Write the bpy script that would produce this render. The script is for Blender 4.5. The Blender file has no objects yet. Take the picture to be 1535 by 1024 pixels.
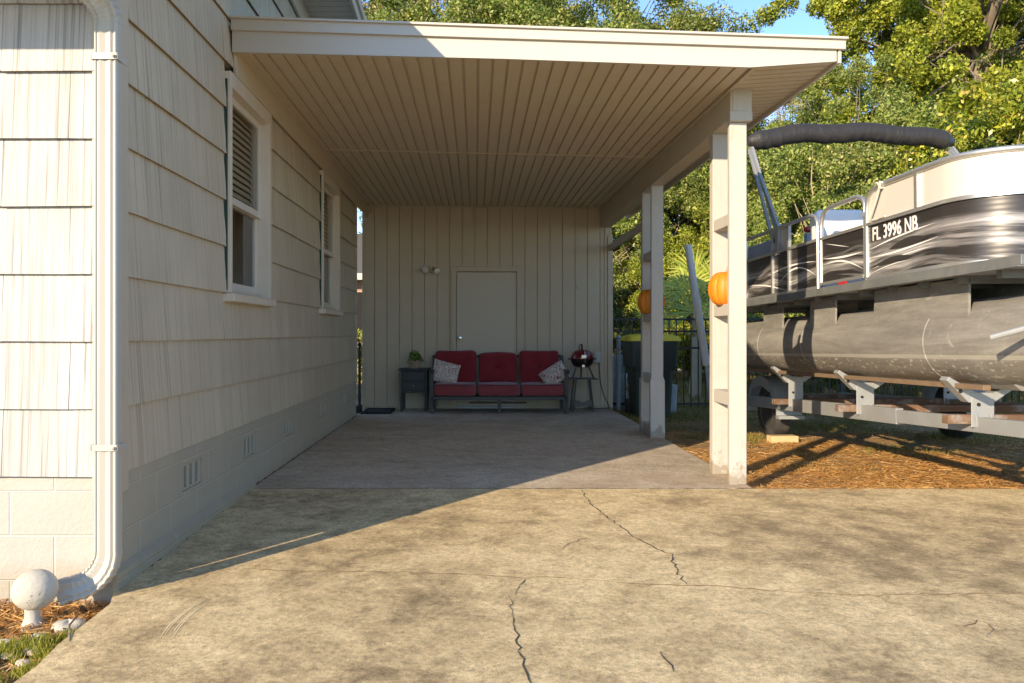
import bpy, bmesh, math, random
import numpy as np
from mathutils import Vector, Matrix, Euler
R = math.radians
random.seed(7); rng = np.random.default_rng(7)
sc = bpy.context.scene
COL = sc.collection
F, VX, VY, CZ = 1212.0, 714.0, 500.0, 1.127          # focal length and vanishing point in photo pixels, eye height
def P(px, py, d): return Vector(((px-VX)/F*d, d, CZ+(VY-py)/F*d))

# ------------------------------------------------------------------ materials
def new_mat(name):
    m = bpy.data.materials.new(name); m.use_nodes = True
    nt = m.node_tree; b = nt.nodes['Principled BSDF']
    return m, nt, b
def lin(c): return tuple(c)+(1,)
def node(nt, t, **kw):
    n = nt.nodes.new(t)
    for k, v in kw.items(): setattr(n, k, v)
    return n
def coords(nt, scale=(1,1,1), out='Object', loc=(0,0,0), rot=(0,0,0)):
    tc = node(nt, 'ShaderNodeTexCoord'); mp = node(nt, 'ShaderNodeMapping')
    mp.inputs['Scale'].default_value = scale; mp.inputs['Location'].default_value = loc; mp.inputs['Rotation'].default_value = rot
    nt.links.new(tc.outputs[out], mp.inputs['Vector']); return mp.outputs['Vector']
def noise(nt, vec, scale, detail=4, rough=.55, dist=0):
    n = node(nt, 'ShaderNodeTexNoise'); n.inputs['Scale'].default_value = scale; n.inputs['Detail'].default_value = detail
    n.inputs['Roughness'].default_value = rough; n.inputs['Distortion'].default_value = dist
    nt.links.new(vec, n.inputs['Vector']); return n.outputs['Fac']
def ramp(nt, fac, stops, interp='LINEAR'):
    r = node(nt, 'ShaderNodeValToRGB'); r.color_ramp.interpolation = interp
    e = r.color_ramp.elements
    while len(e) < len(stops): e.new(.5)
    for i, (p, c) in enumerate(stops):
        e[i].position = p; e[i].color = lin(c) if not isinstance(c, (int, float)) else (c, c, c, 1)
    nt.links.new(fac, r.inputs['Fac']); return r.outputs['Color']
def mix(nt, fac, a, b, mode='MIX'):
    m = node(nt, 'ShaderNodeMix', data_type='RGBA', blend_type=mode)
    for s, v in ((0, fac), (6, a), (7, b)):
        if hasattr(v, 'links') or hasattr(v, 'is_linked'): nt.links.new(v, m.inputs[s])
        else: m.inputs[s].default_value = v if s == 0 else (lin(v) if not isinstance(v, (int, float)) else (v, v, v, 1))
    return m.outputs[2]
def math_n(nt, op, a, b=0.0):
    m = node(nt, 'ShaderNodeMath', operation=op)
    for i, v in enumerate((a, b)):
        if hasattr(v, 'links'): nt.links.new(v, m.inputs[i])
        else: m.inputs[i].default_value = v
    return m.outputs[0]
def bump(nt, b, h, strength=.3, dist=.01):
    n = node(nt, 'ShaderNodeBump'); n.inputs['Strength'].default_value = strength; n.inputs['Distance'].default_value = dist
    nt.links.new(h, n.inputs['Height']); nt.links.new(n.outputs['Normal'], b.inputs['Normal'])
def basic(name, c, rough=.6, metal=0, var=.12, nscale=6, bumps=.1, bscale=60, spec=.5, dirt=None, coat=0):
    m, nt, b = new_mat(name)
    v = coords(nt)
    n1 = noise(nt, v, nscale, 5)
    col = mix(nt, n1, [x*(1-var) for x in c], [min(1, x*(1+var)) for x in c])
    if dirt:
        n2 = ramp(nt, noise(nt, v, nscale*.6+1.3, 8, .7), [(.48, 0), (.72, 1)])
        col = mix(nt, math_n(nt, 'MULTIPLY', n2, dirt[1]), col, dirt[0])
    nt.links.new(col, b.inputs['Base Color'])
    b.inputs['Roughness'].default_value = rough; b.inputs['Metallic'].default_value = metal
    b.inputs['Specular IOR Level'].default_value = spec
    if coat: b.inputs['Coat Weight'].default_value = coat
    if bumps: bump(nt, b, noise(nt, v, bscale, 4), bumps, .004)
    return m
PAINT = (.60, .545, .455)
M = {}
def post_mat():
    m, nt, b = new_mat('post_paint'); v = coords(nt); c = (.46, .425, .375)
    se = node(nt, 'ShaderNodeSeparateXYZ'); nt.links.new(v, se.inputs[0])
    gr = noise(nt, coords(nt, (1, 1, .05)), 60, 3, .6)
    col = mix(nt, gr, [x*.90 for x in c], [x*1.06 for x in c])
    col = mix(nt, ramp(nt, noise(nt, v, 4, 8, .75), [(.52, 0), (.66, .35)]), col, (.33, .29, .23))
    low = math_n(nt, 'SUBTRACT', noise(nt, v, 14, 6, .7), math_n(nt, 'MULTIPLY', se.outputs[2], 1.6))
    col = mix(nt, ramp(nt, low, [(.30, 0), (.42, .8)]), col, (.25, .20, .14))
    nt.links.new(col, b.inputs['Base Color']); b.inputs['Roughness'].default_value = .6
    bump(nt, b, math_n(nt, 'ADD', gr, noise(nt, v, 22, 4)), .35, .004); return m
M['post_paint'] = post_mat()
def siding_mat(name, c, contrast, ax):
    m, nt, b = new_mat(name)
    v = coords(nt, (ax[0], ax[1], .012)); v2 = coords(nt)
    s1 = noise(nt, v, 52, 2, .65); s2 = noise(nt, v, 150, 2, .6)
    st = math_n(nt, 'ADD', math_n(nt, 'MULTIPLY', s1, .62), math_n(nt, 'MULTIPLY', s2, .38))
    cr = ramp(nt, st, [(.38, [x*(1-contrast) for x in c]), (.47, c), (.60, [min(1, x*(1+contrast*.35)) for x in c])])
    bl = noise(nt, v2, 2.3, 6, .65)
    col = mix(nt, ramp(nt, bl, [(.35, 0), (.75, .45)]), cr, [c[0]*.80, c[1]*.77, c[2]*.72])
    sp = ramp(nt, noise(nt, v2, 75, 2), [(.70, 0), (.76, .55)])
    col = mix(nt, sp, col, [x*.6 for x in c])
    isl = node(nt, 'ShaderNodeNewGeometry').outputs['Random Per Island']
    col = mix(nt, 1.0, col, ramp(nt, isl, [(0, .9), (1, 1.0)]), 'MULTIPLY')
    nt.links.new(col, b.inputs['Base Color']); b.inputs['Roughness'].default_value = .62
    bump(nt, b, st, .75, .006); return m
M['siding'] = siding_mat('siding_shade_tone', (.54, .455, .335), .34, (0, 1))  # shaded side copy of the house paint, warm bounce light put into it
M['siding_front'] = siding_mat('siding_sun_tone', (.45, .432, .415), .50, (1, 0))  # sunlit front copy of that paint, toned cooler and darker against the sun
def block_mat(name, axis, shift, c):
    m, nt, b = new_mat(name)
    tc = node(nt, 'ShaderNodeTexCoord'); se = node(nt, 'ShaderNodeSeparateXYZ'); co = node(nt, 'ShaderNodeCombineXYZ')
    nt.links.new(tc.outputs['Object'], se.inputs[0])
    nt.links.new(math_n(nt, 'ADD', se.outputs[axis], shift), co.inputs[0]); nt.links.new(math_n(nt, 'ADD', se.outputs[2], -.003), co.inputs[1])
    br = node(nt, 'ShaderNodeTexBrick'); nt.links.new(co.outputs[0], br.inputs['Vector'])
    for k, x in (('Scale', 1), ('Mortar Size', .0055), ('Mortar Smooth', .6), ('Brick Width', .406), ('Row Height', .203), ('Bias', 0)): br.inputs[k].default_value = x
    v = coords(nt)
    col = mix(nt, noise(nt, v, 3, 6, .6), [x*.88 for x in c], [x*1.08 for x in c])
    col = mix(nt, math_n(nt, 'MULTIPLY', br.outputs['Fac'], .9), col, [x*1.32 for x in c])
    zz = ramp(nt, math_n(nt, 'ADD', se.outputs[2], math_n(nt, 'MULTIPLY', noise(nt, v, 9, 5), .12)), [(.03, .55), (.16, 0)])
    col = mix(nt, zz, col, (.30, .25, .17))
    nt.links.new(col, b.inputs['Base Color']); b.inputs['Roughness'].default_value = .75
    h = math_n(nt, 'ADD', math_n(nt, 'MULTIPLY', br.outputs['Fac'], -.55), math_n(nt, 'MULTIPLY', noise(nt, v, 48, 5, .6), .5))
    bump(nt, b, h, .7, .012); return m
M['block_side'] = block_mat('block_side', 1, -.025, (.40, .35, .265)); M['block_front'] = block_mat('block_front', 0, .07, (.42, .39, .35))
M['paint'] = basic('beige_trim_paint', (.50, .425, .32), .5, bumps=.12, bscale=35, var=.05, dirt=((.42, .37, .28), .25))
M['fascia'] = basic('cream_aluminium', (.50, .455, .39), .42, bumps=.05, bscale=5, var=.03, dirt=((.55, .49, .4), .2))
M['soffit'] = basic('soffit_vinyl', (.56, .465, .335), .5, bumps=.05, bscale=4, var=.05, dirt=((.42, .35, .25), .25))
M['gutter'] = basic('downspout_enamel', (.46, .43, .375), .4, bumps=.06, bscale=20, var=.04, dirt=((.5, .42, .3), .18))
M['window_paint'] = basic('window_paint', (.62, .52, .41), .45, bumps=.15, bscale=40, var=.06, dirt=((.5, .4, .3), .2))
M['sash'] = basic('sash_vinyl', (.62, .56, .47), .4, bumps=0, var=.03)
M['blind'] = basic('blind', (.46, .39, .28), .6, bumps=0, var=.05)
M['dark'] = basic('dark_void', (.012, .011, .010), .9, bumps=0)
M['room'] = basic('room_back', (.07, .045, .028), .9, bumps=0, var=.5, nscale=3)
M['green_tape'] = basic('green_edge', (.012, .045, .032), .6, bumps=0)
def glass_mat():
    m, nt, b = new_mat('window_glass'); nt.nodes.remove(b)
    out = nt.nodes['Material Output']
    g = node(nt, 'ShaderNodeBsdfGlossy'); g.inputs['Roughness'].default_value = .01; g.inputs['Color'].default_value = (.9, .9, .9, 1)
    t = node(nt, 'ShaderNodeBsdfTransparent'); t.inputs['Color'].default_value = (.95, .95, .93, 1)
    fr = node(nt, 'ShaderNodeFresnel'); fr.inputs['IOR'].default_value = 1.5
    v = coords(nt, (1, 1, 1)); bp = node(nt, 'ShaderNodeBump'); bp.inputs['Strength'].default_value = .03; bp.inputs['Distance'].default_value = .02
    nt.links.new(noise(nt, v, 2.5, 2), bp.inputs['Height']); nt.links.new(bp.outputs[0], g.inputs['Normal'])
    mx = node(nt, 'ShaderNodeMixShader'); gb = node(nt, 'ShaderNodeNewGeometry'); nt.links.new(math_n(nt, 'MULTIPLY', math_n(nt, 'ADD', fr.outputs[0], .04), math_n(nt, 'SUBTRACT', 1.0, gb.outputs['Backfacing'])), mx.inputs[0])
    nt.links.new(t.outputs[0], mx.inputs[1]); nt.links.new(g.outputs[0], mx.inputs[2]); nt.links.new(mx.outputs[0], out.inputs['Surface'])
    return m
M['glass'] = glass_mat()
def concrete_mat(name, light, mid, dark, seed, stain=None, sc=1.0):
    m, nt, b = new_mat(name)
    v = coords(nt, (1, 1, 1), 'Object', (seed, seed*.7, 0)); vx = coords(nt, (.55, 1.15, 1), 'Object', (seed*2, 0, 0))
    big = noise(nt, v, .62*sc, 6, .62, .3); med = noise(nt, v, 3.4*sc, 8, .78, .25); m2 = noise(nt, v, 13, 8, .8, .2); fine = noise(nt, v, 42, 6, .8); grit = noise(nt, v, 230, 3, .75)
    f = math_n(nt, 'ADD', math_n(nt, 'MULTIPLY', big, .42), math_n(nt, 'MULTIPLY', med, .58))
    col = ramp(nt, f, [(.40, dark), (.485, mid), (.56, light)])
    col = mix(nt, .9, col, ramp(nt, m2, [(.38, .74), (.50, .98), (.62, 1.10)]), 'MULTIPLY')
    col = mix(nt, .9, col, ramp(nt, fine, [(.36, .60), (.50, .97), (.64, 1.16)]), 'MULTIPLY')
    col = mix(nt, .8, col, ramp(nt, grit, [(.34, .45), (.50, 1.0), (.70, 1.2)]), 'MULTIPLY')
    if stain:
        sn = ramp(nt, noise(nt, coords(nt, (1, 1, 1), 'Object', (3.3, 9.1, 0)), .6, 5, .65, .3), [(.50, 0), (.68, .7)])
        col = mix(nt, sn, col, stain)
    spk = ramp(nt, noise(nt, v, 95, 1), [(.72, 0), (.77, .5)])
    col = mix(nt, spk, col, [x*.45 for x in dark])
    nt.links.new(col, b.inputs['Base Color']); b.inputs['Roughness'].default_value = .82; b.inputs['Specular IOR Level'].default_value = .3
    h = math_n(nt, 'ADD', math_n(nt, 'MULTIPLY', grit, .5), math_n(nt, 'MULTIPLY', fine, .8))
    bump(nt, b, h, .55, .007); return m
M['driveway'] = concrete_mat('driveway_concrete', (.80, .615, .345), (.63, .47, .255), (.36, .26, .14), 1.7)
M['slab'] = concrete_mat('slab_concrete', (.66, .55, .41), (.57, .465, .335), (.45, .36, .25), 5.1, stain=(.40, .275, .18))
M['crack'] = basic('crack_dirt', (.075, .055, .035), .95, bumps=0, var=.4)
M['crack_pale'] = basic('crack_patch', (.26, .19, .11), .95, bumps=0, var=.3, nscale=30)
M['scuff'] = basic('scuff_mark', (.70, .55, .32), .9, bumps=0, var=.35, nscale=60)
def ground_mat():
    m, nt, b = new_mat('yard_soil')
    v = coords(nt); n1 = noise(nt, v, .6, 6, .65); n2 = noise(nt, v, 9, 6, .75); n3 = noise(nt, v, 60, 4, .8)
    col = ramp(nt, n1, [(.36, (.17, .14, .06)), (.50, (.42, .26, .11)), (.66, (.56, .38, .20))])
    col = mix(nt, .8, col, ramp(nt, n2, [(.3, .45), (.65, 1.2)]), 'MULTIPLY'); col = mix(nt, .8, col, ramp(nt, n3, [(.3, .45), (.65, 1.25)]), 'MULTIPLY')
    nt.links.new(col, b.inputs['Base Color']); b.inputs['Roughness'].default_value = .95
    bump(nt, b, math_n(nt, 'ADD', n3, n2), .8, .03); return m
M['ground'] = ground_mat()
def island_mat(name, stops, rough=.6, trans=0.0, spec=.3):
    m, nt, b = new_mat(name)
    isl = node(nt, 'ShaderNodeNewGeometry').outputs['Random Per Island']
    col = ramp(nt, isl, stops)
    nt.links.new(col, b.inputs['Base Color']); b.inputs['Roughness'].default_value = rough; b.inputs['Specular IOR Level'].default_value = spec
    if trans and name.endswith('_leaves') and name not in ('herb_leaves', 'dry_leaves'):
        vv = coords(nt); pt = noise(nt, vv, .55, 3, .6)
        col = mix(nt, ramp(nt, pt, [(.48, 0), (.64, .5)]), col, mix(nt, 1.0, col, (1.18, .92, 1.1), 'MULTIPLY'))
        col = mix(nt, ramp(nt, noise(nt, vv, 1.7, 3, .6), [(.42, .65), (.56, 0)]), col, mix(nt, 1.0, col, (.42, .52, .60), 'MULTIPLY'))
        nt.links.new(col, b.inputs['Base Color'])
    if trans:
        t = node(nt, 'ShaderNodeBsdfTranslucent'); mx = node(nt, 'ShaderNodeMixShader'); mx.inputs[0].default_value = trans
        br = mix(nt, 1.0, col, (1.25, 1.2, .6), 'MULTIPLY'); nt.links.new(br, t.inputs['Color'])
        nt.links.new(b.outputs[0], mx.inputs[1]); nt.links.new(t.outputs[0], mx.inputs[2]); nt.links.new(mx.outputs[0], nt.nodes['Material Output'].inputs['Surface'])
    return m
M['needle'] = island_mat('pine_needles', [(0, (.30, .13, .035)), (.4, (.58, .28, .08)), (.8, (.74, .41, .14)), (1, (.80, .55, .27))], .6)
M['grass'] = island_mat('grass_blades', [(0, (.08, .10, .018)), (.5, (.17, .18, .035)), (.85, (.30, .24, .07)), (1, (.45, .32, .13))], .5, .25)
M['moss'] = island_mat('moss_blades', [(0, (.16, .19, .03)), (.6, (.30, .32, .05)), (1, (.45, .40, .10))], .5, .3)
M['dry_leaf'] = island_mat('dry_leaves', [(0, (.10, .05, .02)), (.5, (.24, .12, .05)), (1, (.42, .26, .12))], .6, .15)
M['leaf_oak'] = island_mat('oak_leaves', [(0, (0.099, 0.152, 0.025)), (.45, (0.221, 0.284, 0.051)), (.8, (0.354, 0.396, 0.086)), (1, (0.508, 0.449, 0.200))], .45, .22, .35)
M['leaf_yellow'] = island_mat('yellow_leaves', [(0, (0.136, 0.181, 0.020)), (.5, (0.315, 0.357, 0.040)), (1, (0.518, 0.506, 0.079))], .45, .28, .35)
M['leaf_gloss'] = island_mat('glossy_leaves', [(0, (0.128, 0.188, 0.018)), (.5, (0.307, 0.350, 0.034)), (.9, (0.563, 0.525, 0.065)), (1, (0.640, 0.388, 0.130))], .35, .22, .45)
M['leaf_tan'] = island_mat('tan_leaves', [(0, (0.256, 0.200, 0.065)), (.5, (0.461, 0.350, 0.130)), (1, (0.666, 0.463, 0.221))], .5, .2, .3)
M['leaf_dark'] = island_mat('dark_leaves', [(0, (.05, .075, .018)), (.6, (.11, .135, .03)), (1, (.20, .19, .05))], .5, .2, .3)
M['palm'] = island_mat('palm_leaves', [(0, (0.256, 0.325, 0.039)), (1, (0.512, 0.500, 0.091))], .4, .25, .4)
M['bark'] = basic('bark', (.20, .155, .11), .9, var=.4, nscale=4, bumps=.8, bscale=18)
M['twig'] = basic('twig_bark', (.36, .27, .17), .9, var=.3, bumps=0)
M['metal'] = basic('galvanised_steel', (.33, .34, .34), .5, .35, var=.18, nscale=5, bumps=.08, bscale=30, dirt=((.33, .27, .2), .25))
M['metal_dark'] = basic('dull_channel', (.17, .175, .17), .5, .3, var=.25, nscale=7, bumps=.1, bscale=30, dirt=((.36, .33, .27), .3))
M['alu'] = basic('aluminium_rail', (.62, .60, .56), .32, .8, var=.08, bumps=.03, bscale=20)
M['rust'] = basic('rusty_steel', (.17, .095, .055), .8, .2, var=.5, nscale=7, bumps=.3, dirt=((.36, .35, .33), .9))
M['bunk'] = basic('bunk_board', (.17, .11, .065), .85, var=.35, nscale=12, bumps=.3)
M['wood'] = basic('raw_lumber', (.55, .40, .21), .7, var=.2, nscale=10, bumps=.2)
def pontoon_mat():
    m, nt, b = new_mat('weathered_pontoon')
    v = coords(nt); vs = coords(nt, (1, .16, 1.2))
    col = ramp(nt, noise(nt, vs, 4.5, 8, .75, .4), [(.36, (.165, .155, .138)), (.50, (.235, .22, .198)), (.66, (.33, .31, .28))])
    col = mix(nt, .3, col, ramp(nt, noise(nt, v, 55, 4, .7), [(.35, .75), (.6, 1.1)]), 'MULTIPLY')
    mk = ramp(nt, noise(nt, v, 6, 8, .75, 1.2), [(.60, 0), (.70, .55)]); col = mix(nt, mk, col, (.56, .54, .50))
    se = node(nt, 'ShaderNodeSeparateXYZ'); tc = node(nt, 'ShaderNodeTexCoord'); nt.links.new(tc.outputs['Object'], se.inputs[0])
    band = ramp(nt, se.outputs[2], [(.0, 0), (.001, 0)])
    zb = math_n(nt, 'MULTIPLY', math_n(nt, 'GREATER_THAN', se.outputs[2], -.735), math_n(nt, 'LESS_THAN', se.outputs[2], -.60))
    sp = ramp(nt, noise(nt, coords(nt, (1, .6, 1), 'Object', (0, 0, 0), (.5, 0, 0)), 34, 2, .5), [(.60, 0), (.645, 1)])
    zb2 = math_n(nt, 'MULTIPLY', math_n(nt, 'GREATER_THAN', se.outputs[2], -.592), math_n(nt, 'LESS_THAN', se.outputs[2], -.565))
    col = mix(nt, math_n(nt, 'MULTIPLY', zb2, .45), col, (.50, .47, .40))
    col = mix(nt, math_n(nt, 'MULTIPLY', zb, .25), col, (.13, .105, .07))
    col = mix(nt, math_n(nt, 'MULTIPLY', math_n(nt, 'MULTIPLY', sp, zb), .55), col, (.56, .52, .45))
    nt.links.new(col, b.inputs['Base Color']); b.inputs['Roughness'].default_value = .62; b.inputs['Metallic'].default_value = .15
    bump(nt, b, noise(nt, v, 3, 2), .25, .02); return m
M['pontoon'] = pontoon_mat()
def panel_mat():
    m, nt, b = new_mat('streaked_boat_panel')
    tc = node(nt, 'ShaderNodeTexCoord'); n0 = node(nt, 'ShaderNodeTexNoise'); n0.inputs['Scale'].default_value = 1.1; n0.inputs['Detail'].default_value = 1
    nt.links.new(tc.outputs['Object'], n0.inputs['Vector'])
    va = node(nt, 'ShaderNodeVectorMath', operation='MULTIPLY_ADD'); nt.links.new(n0.outputs['Color'], va.inputs[0]); va.inputs[1].default_value = (0, 0, .30); nt.links.new(tc.outputs['Object'], va.inputs[2])
    mp = node(nt, 'ShaderNodeMapping'); mp.inputs['Scale'].default_value = (.5, .42, 9); nt.links.new(va.outputs[0], mp.inputs['Vector'])
    s = noise(nt, mp.outputs[0], 1.3, 6, .62)
    se = node(nt, 'ShaderNodeSeparateXYZ'); nt.links.new(tc.outputs['Object'], se.inputs[0])
    msk = ramp(nt, math_n(nt, 'ADD', se.outputs[2], math_n(nt, 'MULTIPLY', n0.outputs['Fac'], .12)), [(.30, 1), (.40, 0)])
    sr = ramp(nt, s, [(.45, 0), (.56, .42), (.62, 1), (.68, .2)])
    col = mix(nt, math_n(nt, 'MULTIPLY', sr, msk), (.035, .030, .028), (.62, .58, .56))
    nt.links.new(col, b.inputs['Base Color']); b.inputs['Roughness'].default_value = .40; b.inputs['Metallic'].default_value = .25
    b.inputs['Coat Weight'].default_value = .1
    rb = math_n(nt, 'SINE', math_n(nt, 'MULTIPLY', se.outputs[2], 190))
    bump(nt, b, rb, .10, .003); return m
M['panel'] = panel_mat()
M['panel_cream'] = basic('cream_boat_panel', (.56, .50, .445), .35, bumps=.03, bscale=3, var=.03)
M['decal_white'] = basic('decal_white', (.78, .75, .72), .4, bumps=0, var=.08)
M['decal_dark'] = basic('decal_dark', (.035, .030, .027), .35, bumps=0, var=.1)
M['vinyl_white'] = basic('white_vinyl', (.74, .73, .70), .45, bumps=.1, bscale=14, var=.03)
M['vinyl_grey'] = basic('grey_vinyl', (.30, .33, .38), .5, bumps=.1, bscale=14, var=.06)
M['canvas'] = basic('black_canvas', (.020, .018, .017), .75, bumps=.35, bscale=55, var=.3)
m_, nt_, b_ = new_mat('gathered_canvas'); M['canvas_boot'] = m_
b_.inputs['Base Color'].default_value = (.030, .026, .023, 1); b_.inputs['Roughness'].default_value = .55
bump(nt_, b_, noise(nt_, coords(nt_, (9, 3, 3.5)), 1.0, 5, .6, .8), .8, .03)
M['rope'] = basic('rope', (.55, .50, .42), .8, bumps=.5, bscale=160, var=.4, nscale=80)
M['rubber'] = basic('tyre_rubber', (.035, .032, .030), .8, var=.3, bumps=.3, dirt=((.16, .13, .09), .5))
M['rim'] = basic('wheel_rim', (.42, .42, .41), .4, .6, var=.15)
M['red'] = basic('red_reflector', (.45, .02, .025), .3, bumps=0)
def fabric(name, c, sc=260):
    m, nt, b = new_mat(name); v = coords(nt)
    col = mix(nt, noise(nt, v, 5, 6, .65), [x*.72 for x in c], [x*1.2 for x in c])
    nt.links.new(col, b.inputs['Base Color']); b.inputs['Roughness'].default_value = .9; b.inputs['Specular IOR Level'].default_value = .15
    b.inputs['Sheen Weight'].default_value = .35
    bump(nt, b, math_n(nt, 'ADD', noise(nt, v, sc, 2), math_n(nt, 'MULTIPLY', noise(nt, v, 9, 4, .6, .6), 2.5)), .35, .012); return m
M['cushion'] = fabric('red_cushion', (.25, .022, .029))
M['seat_cushion'] = fabric('faded_red_cushion', (.29, .058, .062))
M['piping'] = fabric('dark_red_piping', (.09, .012, .016))
def pillow_mat():
    m, nt, b = new_mat('paisley_pillow'); v = coords(nt)
    vo = node(nt, 'ShaderNodeTexVoronoi'); vo.inputs['Scale'].default_value = 15; vo.inputs['Randomness'].default_value = .7
    nt.links.new(v, vo.inputs['Vector'])
    w = math_n(nt, 'SINE', math_n(nt, 'ADD', math_n(nt, 'MULTIPLY', vo.outputs['Distance'], 21), math_n(nt, 'MULTIPLY', noise(nt, v, 26, 3), 6)))
    col = ramp(nt, w, [(.0, (.60, .53, .45)), (.40, (.63, .56, .48)), (.50, (.30, .05, .055)), (1, (.24, .07, .07))])
    col = mix(nt, ramp(nt, noise(nt, v, 40, 2), [(.55, 0), (.62, .8)]), col, (.64, .58, .50))
    nt.links.new(col, b.inputs['Base Color']); b.inputs['Roughness'].default_value = .9; bump(nt, b, noise(nt, v, 200, 2), .2, .004); return m
M['pillow'] = pillow_mat()
M['couch_frame'] = basic('bronze_frame', (.060, .055, .050), .55, .3, var=.15)
M['black_wood'] = basic('black_wood', (.020, .018, .017), .5, var=.3, bumps=.2)
M['enamel_red'] = basic('red_enamel', (.16, .012, .016), .18, bumps=0, var=.08, coat=.6)
M['enamel_black'] = basic('black_enamel', (.015, .012, .012), .3, bumps=0)
M['black_metal'] = basic('black_metal', (.018, .018, .018), .45, .2, bumps=0)
M['chrome'] = basic('chrome', (.62, .60, .56), .2, 1, bumps=0, var=.03)
M['tray'] = basic('tray_top', (.10, .095, .085), .6, var=.2)
M['terracotta'] = basic('clay_pot', (.33, .22, .15), .8, var=.15)
M['herb'] = island_mat('herb_leaves', [(0, (.06, .12, .02)), (.6, (.14, .22, .04)), (1, (.24, .30, .07))], .5, .2)
M['shed'] = basic('shed_paint', (.52, .415, .29), .62, bumps=.15, bscale=26, var=.07, nscale=2.5, dirt=((.40, .37, .30), .35))
M['door_paint'] = basic('door_paint', (.52, .425, .31), .5, bumps=.06, bscale=6, var=.04)
M['mat_rubber'] = basic('doormat_rubber', (.022, .020, .018), .95, var=.5, nscale=60, bumps=.8, bscale=150)
M['plastic_grey'] = basic('outlet_plastic', (.46, .44, .38), .5, bumps=0)
M['cable'] = basic('grey_cable', (.12, .115, .11), .6, bumps=0)
M['lamp_glass'] = basic('floodlight_glass', (.62, .55, .43), .25, bumps=0, var=.08)
M['bin_green'] = basic('bin_plastic', (.028, .040, .034), .5, bumps=.12, bscale=40, var=.2)
M['bin_lid'] = basic('yellow_lid', (.80, .66, .05), .5, bumps=.08, bscale=20, var=.12, dirt=((.25, .19, .05), .4))
M['tub'] = basic('pale_blue_plastic', (.34, .37, .40), .35, bumps=.25, bscale=22, var=.15)
M['pvc'] = basic('grey_pvc', (.58, .55, .52), .5, bumps=.05, var=.06)
M['gate_post'] = basic('grey_gate_post', (.26, .275, .285), .55, var=.1)
def pumpkin_mat():
    m, nt, b = new_mat('pumpkin_skin'); v = coords(nt)
    col = mix(nt, noise(nt, v, 16, 5, .6), (.52, .135, .008), (.70, .235, .018))
    nt.links.new(col, b.inputs['Base Color']); b.inputs['Roughness'].default_value = .55; b.inputs['Subsurface Weight'].default_value = .08; b.inputs['Subsurface Radius'].default_value = (.03, .01, .005)
    bump(nt, b, noise(nt, v, 45, 3), .12, .004); return m
M['pumpkin'] = pumpkin_mat()
M['pump_stem'] = basic('pumpkin_stem', (.36, .27, .13), .8, var=.3, bumps=.4)
def stone_mat():
    m, nt, b = new_mat('pitted_stone'); v = coords(nt)
    col = mix(nt, noise(nt, v, 12, 6, .7), (.36, .335, .28), (.55, .51, .44))
    pit = ramp(nt, noise(nt, v, 95, 2, .4), [(.69, 0), (.73, .8)]); col = mix(nt, pit, col, (.07, .06, .05))
    nt.links.new(col, b.inputs['Base Color']); b.inputs['Roughness'].default_value = .85
    bump(nt, b, math_n(nt, 'SUBTRACT', noise(nt, v, 30, 5), pit), .6, .008); return m
M['stone'] = stone_mat()
M['pebble'] = basic('pebble', (.46, .40, .32), .8, var=.2, nscale=14, bumps=.3)
def brick_mat():
    m, nt, b = new_mat('house_brick'); br = node(nt, 'ShaderNodeTexBrick')
    nt.links.new(coords(nt, (1, 1, 1), 'Object', (0, 0, 0), (R(90), 0, 0)), br.inputs['Vector'])
    br.inputs['Color1'].default_value = (.42, .22, .14, 1); br.inputs['Color2'].default_value = (.34, .17, .11, 1); br.inputs['Mortar'].default_value = (.42, .36, .30, 1)
    for k, x in (('Scale', 1), ('Mortar Size', .01), ('Brick Width', .21), ('Row Height', .075)): br.inputs[k].default_value = x
    nt.links.new(br.outputs['Color'], b.inputs['Base Color']); b.inputs['Roughness'].default_value = .85; return m
M['brick'] = brick_mat()
M['shingle'] = basic('roof_shingle', (.11, .105, .10), .9, var=.3, nscale=14, bumps=.4)
M['far_wall'] = basic('far_cream_wall', (.55, .50, .42), .7)
M['plank'] = basic('weathered_plank', (.42, .30, .16), .8, var=.25, nscale=5)

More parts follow.
